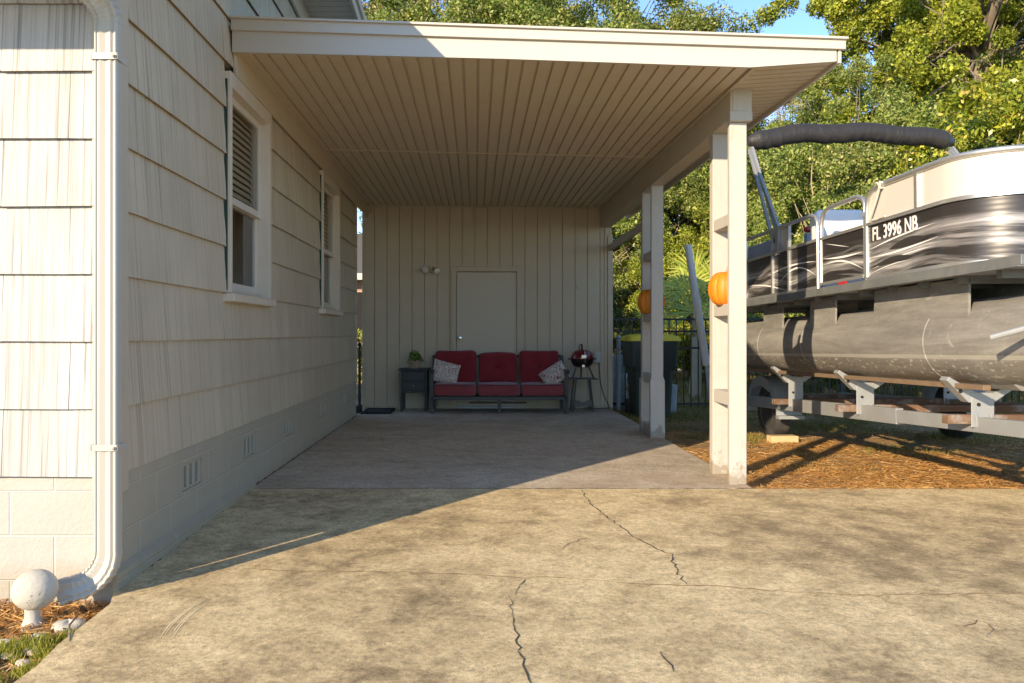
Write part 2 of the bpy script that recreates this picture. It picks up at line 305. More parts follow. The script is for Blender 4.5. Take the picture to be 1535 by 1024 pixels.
# ------------------------------------------------------------------ mesh builder
class MB:
    def __init__(s): s.v = []; s.f = []
    def add(s, vs, fs):
        o = len(s.v); s.v += [tuple(p) for p in vs]; s.f += [tuple(i+o for i in q) for q in fs]; return s
    def box2(s, a, b, mtx=None):
        x0, y0, z0 = a; x1, y1, z1 = b
        vs = [Vector(p) for p in ((x0,y0,z0),(x1,y0,z0),(x1,y1,z0),(x0,y1,z0),(x0,y0,z1),(x1,y0,z1),(x1,y1,z1),(x0,y1,z1))]
        if mtx: vs = [mtx @ p for p in vs]
        return s.add(vs, [(0,3,2,1),(4,5,6,7),(0,1,5,4),(1,2,6,5),(2,3,7,6),(3,0,4,7)])
    def box(s, c, d, rot=(0,0,0)):
        m = Matrix.Translation(c) @ Euler(rot).to_matrix().to_4x4()
        h = [x/2 for x in d]; return s.box2([-x for x in h], h, m)
    def beam(s, p, q, w, h, up=(0,0,1)):
        p = Vector(p); q = Vector(q); t = (q-p).normalized(); r = t.cross(Vector(up)).normalized(); u = r.cross(t)
        vs = [e + r*a*w/2 + u*b*h/2 for e in (p, q) for a, b in ((-1,-1),(1,-1),(1,1),(-1,1))]
        return s.add(vs, [(3,2,1,0),(4,5,6,7),(0,1,5,4),(1,2,6,5),(2,3,7,6),(3,0,4,7)])
    def prism(s, pts, ext):
        n = len(pts); e = Vector(ext); a = [Vector(p) for p in pts]
        return s.add(a+[p+e for p in a], [tuple(range(n))[::-1], tuple(range(n, 2*n))]+[(i,(i+1)%n,(i+1)%n+n,i+n) for i in range(n)])
    def loft(s, rings, closed=True, caps=True):
        n = len(rings[0]); vs = [p for r in rings for p in r]; fs = []
        for i in range(len(rings)-1):
            for j in range(n if closed else n-1):
                k = (j+1) % n; fs.append((i*n+j, i*n+k, (i+1)*n+k, (i+1)*n+j))
        if caps and closed: fs += [tuple(range(n))[::-1], tuple(range((len(rings)-1)*n, len(rings)*n))]
        return s.add(vs, fs)
    def sweep(s, path, ringf, up=(0,0,1), caps=True):
        path = [Vector(p) for p in path]; rings = []; r = None
        for i, p in enumerate(path):
            t = (path[min(i+1, len(path)-1)] - path[max(i-1, 0)]).normalized()
            if r is None:
                r = t.cross(Vector(up))
                if r.length < 1e-4: r = t.cross(Vector((0,1,0)))
            r = (r - t*r.dot(t)).normalized(); u = r.cross(t)
            rings.append([p + r*a + u*b for a, b in ringf(i)])
        return s.loft(rings, True, caps)
    def tube(s, path, rad, n=8, caps=True):
        rf = (lambda i: rad[i]) if isinstance(rad, (list, tuple)) else (lambda i: rad)
        return s.sweep(path, lambda i: [(rf(i)*math.cos(2*math.pi*k/n), rf(i)*math.sin(2*math.pi*k/n)) for k in range(n)], caps=caps)
    def lathe(s, prof, c=(0,0,0), n=24, mtx=None):
        c = Vector(c); rings = []
        for r, z in prof:
            ring = [Vector((r*math.cos(2*math.pi*k/n), r*math.sin(2*math.pi*k/n), z)) for k in range(n)]
            rings.append([(mtx @ p if mtx else p) + c for p in ring])
        return s.loft(rings, True, True)
    def grid(s, fn, nu, nv, closed_u=False):
        vs = [fn(i/(nu if closed_u else nu-1), j/(nv-1)) for j in range(nv) for i in range(nu)]
        fs = [(j*nu+i, j*nu+(i+1)%nu, (j+1)*nu+(i+1)%nu, (j+1)*nu+i) for j in range(nv-1) for i in range(nu if closed_u else nu-1)]
        return s.add(vs, fs)
    def superell(s, c, d, n1=.35, n2=.35, nu=28, nv=18, mtx=None):
        c = Vector(c)
        def sg(x, p): return math.copysign(abs(x)**p, x)
        def fn(u, v):
            t = (v-.5)*math.pi*.9999; a = u*2*math.pi
            p = Vector((d[0]/2*sg(math.cos(t), n1)*sg(math.cos(a), n2), d[1]/2*sg(math.cos(t), n1)*sg(math.sin(a), n2), d[2]/2*sg(math.sin(t), n1)))
            return (mtx @ p if mtx else p) + c
        return s.grid(fn, nu, nv, True)
    def build(s, name, mat, parent=None, bevel=0, smooth=False, angle=35, local=False):
        me = bpy.data.meshes.new(name)
        off = Vector((0,0,0))
        if parent is not None and not local:
            o = parent
            while o: off += o.location; o = o.parent
        me.from_pydata([tuple(Vector(p)-off) for p in s.v], [], s.f); me.update()
        bm = bmesh.new(); bm.from_mesh(me); bmesh.ops.recalc_face_normals(bm, faces=bm.faces); bm.to_mesh(me); bm.free()
        me.materials.append(mat)
        if smooth:
            me.polygons.foreach_set('use_smooth', [True]*len(me.polygons)); me.set_sharp_from_angle(angle=R(angle))
        o = bpy.data.objects.new(name, me); COL.objects.link(o)
        if parent is not None: o.parent = parent
        if bevel:
            b = o.modifiers.new('edge', 'BEVEL'); b.width = bevel; b.segments = 2; b.limit_method = 'ANGLE'; b.angle_limit = R(40)
        return o
def tag(o, label, cat, group=None):
    o['label'] = label; o['category'] = cat
    if group: o['group'] = group
    return o
def thing(name, label, cat, loc=(0,0,0), group=None, rot=(0,0,0)):
    o = bpy.data.objects.new(name, None); COL.objects.link(o); o.location = loc; o.rotation_euler = rot; o.empty_display_size = .2
    return tag(o, label, cat, group)
def struct(o): o['kind'] = 'structure'; return o
def stuff(o): o['kind'] = 'stuff'; return o
def dup(root, loc, rotz, label, scale=1.0):
    r = root.copy(); COL.objects.link(r); r.location = loc; r.rotation_euler = (0,0,rotz); r.scale = (scale,)*3; r['label'] = label
    for ch in list(root.children):
        c = ch.copy(); COL.objects.link(c); c.parent = r
        for g in list(ch.children):
            d = g.copy(); COL.objects.link(d); d.parent = c
    return r
def quads_obj(name, V, mat, parent=None, nper=4):
    """V: (N, nper, 3) array of separate faces"""
    N = len(V); me = bpy.data.meshes.new(name)
    me.vertices.add(N*nper); me.vertices.foreach_set('co', V.reshape(-1).astype(np.float32))
    me.loops.add(N*nper); me.loops.foreach_set('vertex_index', np.arange(N*nper, dtype=np.int32))
    me.polygons.add(N); me.polygons.foreach_set('loop_start', np.arange(0, N*nper, nper, dtype=np.int32))
    me.update(calc_edges=True); me.materials.append(mat)
    o = bpy.data.objects.new(name, me); COL.objects.link(o)
    if parent is not None: o.parent = parent
    return o
def unit(a): return a/np.maximum(np.linalg.norm(a, axis=-1, keepdims=True), 1e-9)
def leaf_quads(C, size, bias=(0,0,.3), aspect=.5, var=.35):
    n = len(C); nrm = unit(rng.normal(size=(n,3)) + np.array(bias)); t = unit(np.cross(nrm, rng.normal(size=(n,3)))); b = np.cross(nrm, t)
    L = (size*(1+var*rng.normal(size=(n,1)))).clip(size*.4, size*2)
    fold = nrm*L*.12
    return np.stack([C - t*L*.5, C + b*L*aspect*.5 + fold, C + t*L*.5, C - b*L*aspect*.5 + fold], axis=1)

# ------------------------------------------------------------------ ground, driveway, slab
SL = .018
def dz(y): return -SL*(5.88-y) if y < 5.88 else 0.0
g = MB()
xs = [-300,-60,-20,-9,-6,-4,-3,-2.2,-1.62,2,3,4,6,9,14,25,60,300]; ys = [-60,-8,0,1.5,2.5,3.5,4.5,5.2,5.88,7,9,12,16,24,40,80,400]
def gz(x, y): return -.075+dz(max(y, 0))*1.0 if x < 30 else -.1
g.add([(x, y, gz(x, y)) for y in ys for x in xs], [(j*len(xs)+i, j*len(xs)+i+1, (j+1)*len(xs)+i+1, (j+1)*len(xs)+i) for j in range(len(ys)-1) for i in range(len(xs)-1)])
struct(g.build('ground', M['ground']))
d = MB()   # driveway slab with a gently irregular left edge
edge = [(-1.575+.018*math.sin(i*1.9)+random.uniform(-.008,.008), -6+i*9.68/48) for i in range(49)]
edge = [e for e in edge if e[1] < 3.45] + [(-1.585, 3.5), (-1.64, 3.655), (-1.645, 5.872)]
top = [(x, y, dz(y)) for x, y in edge]
n = len(top)
right = [(16, y, dz(y)) for x, y in edge]
d.add(top+right+[(x, y, z-.12) for x, y, z in top]+[(x, y, z-.12) for x, y, z in right],
      [(i, n+i, n+i+1, i+1) for i in range(n-1)] + [(i+1, 2*n+i+1, 2*n+i, i) for i in range(n-1)] + [(n-1, 2*n-1, 4*n-1, 3*n-1)])
drive = struct(d.build('driveway', M['driveway']))
s = MB(); s.box2((-1.66, 5.886, -.12), (2.02, 12.19, .0)); s.box2((-2.6, 11.15, -.12), (-1.661, 13.5, -.006))
slab = struct(s.build('carport_slab', M['slab'], bevel=.006))
def crack(pts, w, mat, name, parent, jit=1.0, z=.0025):
    path = []
    for (x0, y0), (x1, y1) in zip(pts[:-1], pts[1:]):
        m = max(2, int(math.hypot(x1-x0, y1-y0)/.035))
        for k in range(m):
            t = k/m; path.append([x0+(x1-x0)*t+random.gauss(0, .009*jit), y0+(y1-y0)*t+random.gauss(0, .009*jit)])
    path.append(list(pts[-1])); mb = MB(); L = []; Rr = []
    for i, p in enumerate(path):
        q = path[min(i+1, len(path)-1)]; o = path[max(i-1, 0)]
        tx, ty = q[0]-o[0], q[1]-o[1]; l = math.hypot(tx, ty) or 1; ww = w*random.uniform(.35, 1.5)
        if i in (0, len(path)-1): ww *= .2
        nx, ny = -ty/l*ww, tx/l*ww
        L.append((p[0]+nx, p[1]+ny, dz(p[1])+z)); Rr.append((p[0]-nx, p[1]-ny, dz(p[1])+z))
    mb.add(L+Rr, [(i, i+1, len(L)+i+1, len(L)+i) for i in range(len(L)-1)])
    return mb.build(name, mat, parent)
def G(px, py):       # photo pixel to a point on the driveway plane
    d = 1212*1.127/(py-VY)
    for _ in range(6): d = F*(CZ-dz(d))/(py-VY)
    return ((px-VX)/F*d, d)
crack([G(795,1035),G(788,990),G(775,965),G(768,920),G(764,895),G(782,878),G(788,868)], .0026, M['crack'], 'crack', drive, .8)
crack([G(788,868),G(740,864),G(660,860),G(560,857),G(460,857),G(380,853)], .0042, M['crack_pale'], 'crack', drive, .7)
crack([G(788,868),G(815,865),G(860,868),G(920,873),G(985,877),G(1060,878),G(1180,888),G(1300,893),G(1420,891),G(1540,890)], .004, M['crack_pale'], 'crack', drive, .7)
crack([G(872,735),G(885,755),G(900,768),G(930,790),G(955,808),G(985,823),G(1006,832),G(1012,850),G(1030,877)], .0034, M['crack'], 'crack', drive, .8)
crack([G(843,824),G(856,814),G(880,806)], .003, M['crack'], 'crack', drive)
crack([G(990,975),G(1000,990),G(1010,1008)], .003, M['crack'], 'crack', drive)
crack([(-1.60,5.876),(2.02,5.876),(16,5.876)], .005, M['crack'], 'joint_gap', drive, .25)
crack([(-1.632,3.72),(-1.634,4.6),(-1.64,5.87)], .012, M['crack'], 'joint_gap', drive, .5)
for k in range(4):
    mb = MB(); L = []; Q = []; rk_ = random.Random(k); o_ = k*8+rk_.uniform(-2, 2); t0, t1 = rk_.uniform(0, .25), rk_.uniform(.7, 1)
    for t in np.linspace(t0, t1, 24):
        x_, y_ = G(232+o_+95*t**1.5-8*t, 985-95*t**.75-k*1.5); w_ = .0045*math.sin(math.pi*(t-t0)/(t1-t0))**.5*rk_.uniform(.75, 1.1)
        L.append((x_-w_, y_, dz(y_)+.0012)); Q.append((x_+w_, y_, dz(y_)+.0012))
    mb.add(L+Q, [(i, i+1, 25+i, 24+i) for i in range(23)]); mb.build('scuff_mark', M['scuff'], drive)
crack([(-1.64,5.9),(-1.645,9),(-1.65,11.1)], .006, M['crack'], 'joint_gap', slab, .5)

# ------------------------------------------------------------------ house
H0 = (-1.646, 3.67, 0)
house = thing('house', 'beige shingle sided house with two tall windows and block foundation beside the carport', 'house', (-1.646, 7.4, 0))
WX = -1.646
WIN = [(5.334, 6.40), (8.562, 9.64)]
ROWS = [.48+.3055*k for k in range(13)]
def roofb(y): return 2.81+.356*(y-2.82) if y < 6.92 else 4.27-.062*(y-6.92)
def shingle(mb, axis, a0, a1, zb, zt, plane, out, proud=.022):
    # axis 'y': side wall at x=plane facing +x ; axis 'x': front wall at y=plane facing -y
    def p(a, z, o): return (plane+o, a, z) if axis == 'y' else (a, plane-o, z)
    j = random.uniform(-.0015, .002); zl = zb+random.uniform(-.002, .002); zr = zb+random.uniform(-.002, .002)
    pr = proud+j
    vs = [p(a0, zl, pr), p(a1, zr, pr), p(a1, zt, .001), p(a0, zt, .001), p(a0, zl, pr-.007), p(a1, zr, pr-.007), p(a1, zt, -.005), p(a0, zt, -.005)]
    mb.add(vs, [(0,1,2,3), (4,5,1,0), (0,3,7,4), (1,5,6,2), (7,6,5,4), (3,2,6,7)])
def wall_rows(mb, bk, axis, A0, A1, plane, cuts_fn, top_fn, W=.61):
    for r, zb in enumerate(ROWS):
        segs = [(A0, A1)]
        for c0, c1 in cuts_fn(zb):
            ns = []
            for a, b in segs:
                if c0 > a: ns.append((a, min(b, c0)))
                if c1 < b: ns.append((max(a, c1), b))
            segs = [q for q in ns if q[1]-q[0] > .01]
        for a, b in segs:
            x = A0 + (0 if r % 2 else -W/2)
            while x < b:
                l, h = max(x, a), min(x+W, b)
                if h-l > .02 and top_fn((l+h)/2) > zb:
                    tz_ = min(zb+.318, min(top_fn(l), top_fn(h))+.08)
                    if tz_-zb < .03: x += W; continue
                    shingle(mb, axis, l+.0012, h-.0012, zb, tz_, plane, 1)
                    if axis == 'y': bk.box2((plane-.11, l, zb), (plane-.007, h, min(tz_, zb+.3055)))
                    else: bk.box2((l, plane+.007, zb), (h, plane+.11, min(tz_, zb+.3055)))
                x += W
w = MB(); bk = MB()
wall_rows(w, bk, 'y', 3.75, 11.10, WX-.020, lambda zb: WIN if 1.38 < zb < 2.7 else [], roofb)
w.build('side_wall', M['siding'], house)
wf = MB()
wall_rows(wf, bk, 'x', -7.33, -1.70, 3.67, lambda zb: [], lambda a: 3.1)
wf.build('front_wall', M['siding_front'], house)
bk.build('wall_sheathing', M['paint'], house)
o = MB(); o.box2((-9, 11.03, -.1), (-1.70, 11.13, 4.0)); o.box2((-9, 3.7, -.1), (-8.9, 11.0, 4.2)); o.build('rear_wall', M['paint'], house)
cb = MB(); cb.box2((WX-.09, 3.652, .395), (WX+.008, 3.672, 3.1)); cb.box2((WX-.02, 3.673, .395), (WX+.012, 3.80, 3.2))
cb2 = MB(); cb2.box2((WX-.09, 11.10, .46), (WX+.006, 11.14, 4.0)); cb2.build('corner_board', M['paint'], house, bevel=.003); cb.build('corner_board', M['paint'], house, bevel=.003)
# foundation with real vent openings
FX = WX-.006; V0, V1 = .235, .388
VENTS = [(4.54, 4.86), (5.73, 6.06), (6.95, 7.27), (8.55, 8.87), (10.0, 10.3)]
fo = MB(); fo.box2((FX-.15, 3.69, -.14), (FX, 11.12, V0)); fo.box2((FX-.15, 3.69, V1), (FX, 11.12, .50))
yy = 3.69
for a, b in VENTS: fo.box2((FX-.15, yy, V0), (FX, a, V1)); yy = b
fo.box2((FX-.15, yy, V0), (FX, 11.12, V1)); fo.build('foundation', M['block_side'], house)
ff = MB(); ff.box2((-9, 3.68, -.25), (FX-.001, 3.83, .50)); ff.build('foundation', M['block_front'], house)
ft = MB(); ft.prism([(FX, 3.66, -.14), (FX+.035, 3.66, -.14), (FX+.028, 3.66, .035), (FX, 3.66, .06)], (0, 2.3, 0)); ft.build('footing', M['block_side'], house)
for k, (a, b) in enumerate(VENTS):
    v = MB(); L = b-a; bw = .042; sw = (L-4*bw)/3
    for q in range(4): v.box2((FX-.05, a+q*(sw+bw), V0), (FX-.004, a+q*(sw+bw)+bw, V1))
    for q in range(3):
        y0 = a+bw+q*(sw+bw)
        v.box2((FX-.05, y0, V0), (FX-.004, y0+sw, V0+.018)); v.box2((FX-.05, y0, V1-.018), (FX-.004, y0+sw, V1))
    vo = v.build('foundation_vent', M['block_side'], house, bevel=.006)
    q = MB(); q.box2((FX-.11, a, V0), (FX-.06, b, V1)); q.build('vent_shade_plate', M['dark'], vo)  # near-black plate stands in for the shade behind the slots
# windows
for i, (a, b) in enumerate(WIN):
    zt, zs = 2.862, 1.395; m = .055; xo = WX+.028
    f = MB(); cw = .075
    f.box2((WX-.10, a, zs), (xo, a+cw*.5, zt)); f.box2((WX-.10, b-cw, zs), (xo, b, zt)); f.box2((WX-.10, a+cw*.5, zt-.10), (xo, b-cw, zt))
    f.box2((WX-.10, a+cw*.5, zs), (WX-.03, b-cw, zs+.035))
    win = f.build('window', M['window_paint'], house, bevel=.004)
    sl = MB(); sl.box2((WX-.10, a-.025, 1.338), (xo+.03, b+.025, zs-.003)); sl.build('sill', M['window_paint'], win, bevel=.004)
    ya, yb = a+cw*.5, b-cw; zm = 2.04; sw = .05
    s1 = MB(); zt2 = zt-.10
    def sash(mb, z0, z1, x0, x1):
        mb.box2((x0, ya, z0), (x1, ya+sw, z1)); mb.box2((x0, yb-sw, z0), (x1, yb, z1))
        mb.box2((x0, ya+sw, z0), (x1, yb-sw, z0+sw)); mb.box2((x0, ya+sw, z1-sw), (x1, yb-sw, z1))
    sash(s1, zm-.02, zt2, WX-.060, WX-.035); s1.build('upper_sash', M['sash'], win, bevel=.003)
    s2 = MB(); sash(s2, zs+.037, zm+.028, WX-.092, WX-.064); s2.build('lower_sash', M['sash'], win, bevel=.003)
    gl = MB(); gl.box2((WX-.052, ya+sw, zm+.03), (WX-.046, yb-sw, zt2-sw)); gl.box2((WX-.082, ya+sw, zs+.037+sw), (WX-.076, yb-sw, zm-.022)); gl.build('window_glass', M['glass'], win)
    bl = MB()
    for z in np.arange(zm+.0, zt2, .048): bl.box((WX-.115, (ya+yb)/2, z), (.046, yb-ya-.02, .003), (0, R(64), 0))
    bl.build('blind', M['blind'], win)
    rm = MB(); rm.box2((WX-.40, ya-.1, zs-.1), (WX-.39, yb+.1, zt)); rm.box2((WX-.39, ya-.02, zs-.1), (WX-.115, ya-.01, zt)); rm.box2((WX-.39, yb+.01, zs-.1), (WX-.115, yb+.02, zt)); rm.build('dark_interior', M['room'], win)
    gt = MB(); zz = list(np.arange(zs+.02, zt-.02, .045)); jag = [(WX-.012, a-.004-random.uniform(0, .012)*(random.random() < .7), z) for z in zz]
    gt.prism([(WX-.012, a-.0005, zz[0]), (WX-.012, a-.0005, zz[-1])]+jag[::-1], (.018, 0, 0))
    gt.build('caulk_edge', M['green_tape'], win)
# frieze board under the carport ceiling, and the roof
fr = MB(); fr.box2((WX+.001, 5.47, 2.872), (WX+.022, 12.17, 3.075)); fr.build('frieze_board', M['soffit'], house, bevel=.003)
XR = -1.146
prof = [(2.82, 2.81), (6.92, 4.27), (11.6, 3.98)]
ro = MB(); ro.prism([(-9.3, y, z+.015) for y, z in prof] + [(-9.3, y, z+.14) for y, z in prof[::-1]], (9.3+XR-.03, 0, 0)); ro.build('roof', M['shingle'], house)
so = MB()
for (y0, z0), (y1, z1) in zip(prof[:-1], prof[1:]):
    L = math.hypot(y1-y0, z1-z0); k = int(L/.105)
    for q in range(k):
        t0, t1 = q/k, (q+1)/k-.008/L
        so.prism([(WX-.01, y0+(y1-y0)*t, z0+(z1-z0)*t+o) for t, o in ((t0, 0), (t1, 0), (t1, .012), (t0, .012))], (XR-WX-.01, 0, 0))
so.build('eave_soffit', M['paint'], house)
rk = MB()
for (y0, z0), (y1, z1) in zip(prof[:-1], prof[1:]):
    rk.prism([(XR-.03, y0, z0-.03), (XR-.03, y1, z1-.03), (XR-.03, y1, z1+.145), (XR-.03, y0, z0+.145)], (.028, 0, 0))
    rk.prism([(XR, y0, z0+.075), (XR, y1, z1+.075), (XR, y1, z1+.16), (XR, y0, z0+.16)], (.022, 0, 0))
    rk.prism([(WX+.001, y0, z0-.19), (WX+.001, y1, z1-.19), (WX+.001, y1, z1), (WX+.001, y0, z0)], (.024, 0, 0))
rk.box2((-9.3, 2.80, 2.765), (XR-.03, 2.819, 2.95)); rk.box2((-9.3, 2.82, 2.80), (-1.7, 3.66, 2.812)); rk.build('rake_fascia', M['paint'], house)
# downspout: ribbed rectangular pipe with elbows at both ends
DX, DY, w2, h2 = -1.632, 3.585, .052, .036
def ds_ring(sc):
    pts = []; N = 96
    for k in range(N):
        a = 2*math.pi*k/N; c, s_ = math.cos(a), math.sin(a)
        x = math.copysign(abs(c)**.28, c); y = math.copysign(abs(s_)**.28, s_)
        pts.append((x, y))
    out = []
    for x, y in pts:
        rib = 1-.24*(.5+.5*math.cos(x*3*math.pi))**2 if abs(y) > .8 else 1
        ribx = 1-.05*(.5+.5*math.cos(y*2*math.pi)) if abs(x) > .8 else 1
        out.append((x*w2*sc*ribx, y*h2*sc*rib))
    return out
def ds_sweep(path, scales, name, parent):
    mb = MB(); path = [Vector(p) for p in path]; rings = []; r = Vector((1, 0, 0))
    for i, p in enumerate(path):
        t = (path[min(i+1, len(path)-1)]-path[max(i-1, 0)]).normalized(); r = (r-t*r.dot(t)).normalized(); u = t.cross(r)
        rings.append([p+r*a+u*b for a, b in ds_ring(scales[i])])
    mb.loft(rings); return mb.build(name, M['gutter'], parent, smooth=True, angle=28)
zb = .125
ds = ds_sweep([(DX, DY, z) for z in np.linspace(zb+.03, 2.51, 12)], [1]*12, 'downspout', house)
bend = [(DX-.16*(1-math.cos(t)), DY-.035*(1-math.cos(t)), zb+.04-.16*math.sin(t)+.0) for t in np.linspace(0, math.pi/2*.97, 27)]
bend += [(bend[-1][0]-q, bend[-1][1]-q*.2, bend[-1][2]-.003*k) for k, q in enumerate(np.linspace(.010, .045, 8))]
ds_sweep(bend, [1.03+(.10 if (i % 3 == 0 and 3 < i < 26) else 0)+(.05 if i > 27 else 0) for i in range(len(bend))], 'lower_elbow', ds)
tb = [(DX-.15*(1-math.cos(t)), DY-.15*(1-math.cos(t)), 2.50+.16*math.sin(t)) for t in np.linspace(0, math.pi/2*.75, 24)]
tb += [(tb[-1][0]-.42*q, tb[-1][1]-.46*q, tb[-1][2]+.16*q) for q in (.2, .5, .8, 1)]
ds_sweep(tb, [1.03+(.10 if (i % 3 == 0 and i > 2 and i < 24) else 0) for i in range(len(tb))], 'upper_elbow', ds)
for z in (.625, 2.345):
    st = MB(); st.box2((DX-.058, DY-.041, z-.014), (DX+.058, DY-.037, z+.014)); st.box2((DX+.055, DY-.041, z-.014), (DX+.059, DY+.06, z+.014)); st.box2((DX-.059, DY-.041, z-.014), (DX-.055, DY+.06, z+.014))
    st.lathe([(.007, 0), (.009, .004), (.004, .007)], (DX+.040, DY-.048, z), 10, Matrix.Rotation(R(90), 4, 'X')); st.build('strap', M['gutter'], ds)
gu = MB(); gu.prism([(-9.3, 2.799, 2.76), (-9.3, 2.72, 2.80), (-9.3, 2.70, 2.92), (-9.3, 2.799, 2.92)], (9.3+XR, 0, 0)); gu.build('gutter', M['gutter'], house)

# ------------------------------------------------------------------ carport
car = thing('carport', 'open carport with white ladder posts and ribbed beige ceiling between house and boat', 'carport', (.2, 8.8, 0))
YF, YB = 5.46, 12.18
def ceil(x, y):
    u = (x+1.64)/3.6; v = (y-YF)/(YB-YF)
    return (1-u)*3.05 + u*(2.925*(1-v)+3.02*v)
c = MB(); NR = 34; X0, X1 = -1.624, 1.87; pw = (X1-X0)/NR
JY = 8.45
for ya, yb_ in ((YF, JY-.012), (JY+.012, YB)):
    for k in range(NR):
        xa = X0+k*pw; zz = []
        for x, up in ((xa, .0), (xa+pw*.80, .0), (xa+pw*.85, .016), (xa+pw*.97, .016), (xa+pw, .0)): zz.append((x, up))
        zz = zz[:-1]+[(xa+pw, .0)]
        vs = [(x, y, ceil(x, y)+up) for y in (ya, yb_) for x, up in zz]
        c.add(vs, [(i, i+1, i+6, i+5) for i in range(4)])
c.build('soffit', M['soffit'], car)
jt = MB(); jt.prism([(X0, JY-.013, ceil(X0, JY)-.006), (X0, JY+.013, ceil(X0, JY)-.006), (X0, JY+.013, ceil(X0, JY)+.03), (X0, JY-.013, ceil(X0, JY)+.03)], (X1-X0, 0, ceil(X1, JY)-ceil(X0, JY)))
jt.prism([(X0, YB-.02, ceil(X0, YB)-.01), (X0, YB, ceil(X0, YB)-.01), (X0, YB, ceil(X0, YB)+.03), (X0, YB-.02, ceil(X0, YB)+.03)], (X1-X0, 0, ceil(X1, YB)-ceil(X0, YB)))
for xx in (X0, X1-.004): jt.add([(xx, YF, ceil(xx, YF)-.012), (xx+.03, YF, ceil(xx, YF)-.012), (xx+.03, YB, ceil(xx, YB)-.012), (xx, YB, ceil(xx, YB)-.012), (xx, YF, ceil(xx, YF)+.03), (xx+.03, YF, ceil(xx, YF)+.03), (xx+.03, YB, ceil(xx, YB)+.03), (xx, YB, ceil(xx, YB)+.03)], [(0,3,2,1),(4,5,6,7),(0,1,5,4),(1,2,6,5),(2,3,7,6),(3,0,4,7)])
jt.build('soffit_trim', M['soffit'], car)
ov = MB(); XO = 2.43; k = 0; y = YF
def ovz(x, y): return ceil(1.89, y) + (x-1.9)*.07
while y < 13.1:
    for y0, y1, up in ((y, y+.085, 0), (y+.085, y+.105, .012)):
        ov.add([(1.9, y0, ovz(1.9, y0)+up), (XO, y0, ovz(XO, y0)+up), (XO, y1, ovz(XO, y1)+up), (1.9, y1, ovz(1.9, y1)+up)], [(0,1,2,3)])
        ov.add([(1.9, y1, ovz(1.9, y1)), (XO, y1, ovz(XO, y1)), (XO, y1, ovz(XO, y1)+.012), (1.9, y1, ovz(1.9, y1)+.012)], [(0,1,2,3)])
    y += .105
ov.build('overhang_soffit', M['soffit'], car)
# roof deck and fascias
rf = MB(); rf.add([(WX+.004, YF-.003, 3.215), (2.46, YF-.003, 3.075), (2.46, 13.25, 3.11), (WX+.004, 13.25, 3.24), (WX+.004, YF-.003, 3.13), (2.46, YF-.003, 3.01), (2.46, 13.25, 3.06), (WX+.004, 13.25, 3.15)], [(0,3,2,1),(4,5,6,7),(0,1,5,4),(1,2,6,5),(2,3,7,6),(3,0,4,7)]); rf.build('roof_deck', M['fascia'], car)
fa = MB()
xa, xb = WX+.006, 2.47
fa.add([(xa, YF-.055, 3.232), (xb, YF-.055, 3.092), (xb, YF-.055, 3.03), (xa, YF-.055, 3.160), (xa, YF-.032, 3.232), (xb, YF-.032, 3.092), (xb, YF-.032, 3.03), (xa, YF-.032, 3.160)], [(0,1,2,3),(4,7,6,5),(0,4,5,1),(3,2,6,7),(1,5,6,2),(0,3,7,4)])
fa.add([(xa, YF-.075, 3.246), (xb+.01, YF-.075, 3.105), (xb+.01, YF-.075, 3.091), (xa, YF-.075, 3.233), (xa, YF-.02, 3.246), (xb+.01, YF-.02, 3.105), (xb+.01, YF-.02, 3.091), (xa, YF-.02, 3.233)], [(0,1,2,3),(4,7,6,5),(0,4,5,1),(3,2,6,7),(1,5,6,2),(0,3,7,4)])
fa.build('drip_edge', M['fascia'], car)
fb = MB(); pl = [(xa, 3.20, 3.018), (.2, 3.14, 2.972), (1.84, 3.08, 2.915), (XO-.01, 3.055, 2.955)]
for (x0, t0, b0), (x1, t1, b1) in zip(pl[:-1], pl[1:]):
    fb.add([(x0, YF-.03, b0), (x1, YF-.03, b1), (x1, YF-.03, t1), (x0, YF-.03, t0), (x0, YF-.004, b0), (x1, YF-.004, b1), (x1, YF-.004, t1), (x0, YF-.004, t0)], [(0,1,2,3),(5,4,7,6),(0,4,5,1),(3,2,6,7)])
fb.box2((.195, YF-.0315, 2.976), (.199, YF-.0305, 3.05))
fb.build('fascia_board', M['fascia'], car)
sf = MB(); sf.add([(XO, YF-.03, 2.945), (XO+.022, YF-.03, 2.945), (XO+.022, 13.2, 2.98), (XO, 13.2, 2.98), (XO, YF-.03, 3.08), (XO+.022, YF-.03, 3.08), (XO+.022, 13.2, 3.11), (XO, 13.2, 3.11)], [(0,3,2,1),(4,5,6,7),(0,1,5,4),(1,2,6,5),(2,3,7,6),(3,0,4,7)]); sf.build('side_fascia', M['fascia'], car)
be = MB(); zb0 = 2.725
be.add([(1.885, 6.0, zb0), (2.03, 6.0, zb0), (2.03, 12.4, zb0), (1.885, 12.4, zb0), (1.885, 6.0, ceil(1.88, 6)+.01), (2.03, 6.0, ceil(1.88, 6)+.02), (2.03, 12.4, 3.04), (1.885, 12.4, 3.03)], [(0,3,2,1),(4,5,6,7),(0,1,5,4),(1,2,6,5),(2,3,7,6),(3,0,4,7)])
be.build('beam', M['paint'], car, bevel=.004)
bc = MB(); bc.box2((1.878, 5.985, zb0-.022), (2.045, 6.06, zb0+.05)); bc.box2((1.90, 5.992, zb0+.05), (2.042, 6.0, 2.955)); bc.build('beam_cap', M['post_paint'], car, bevel=.004)
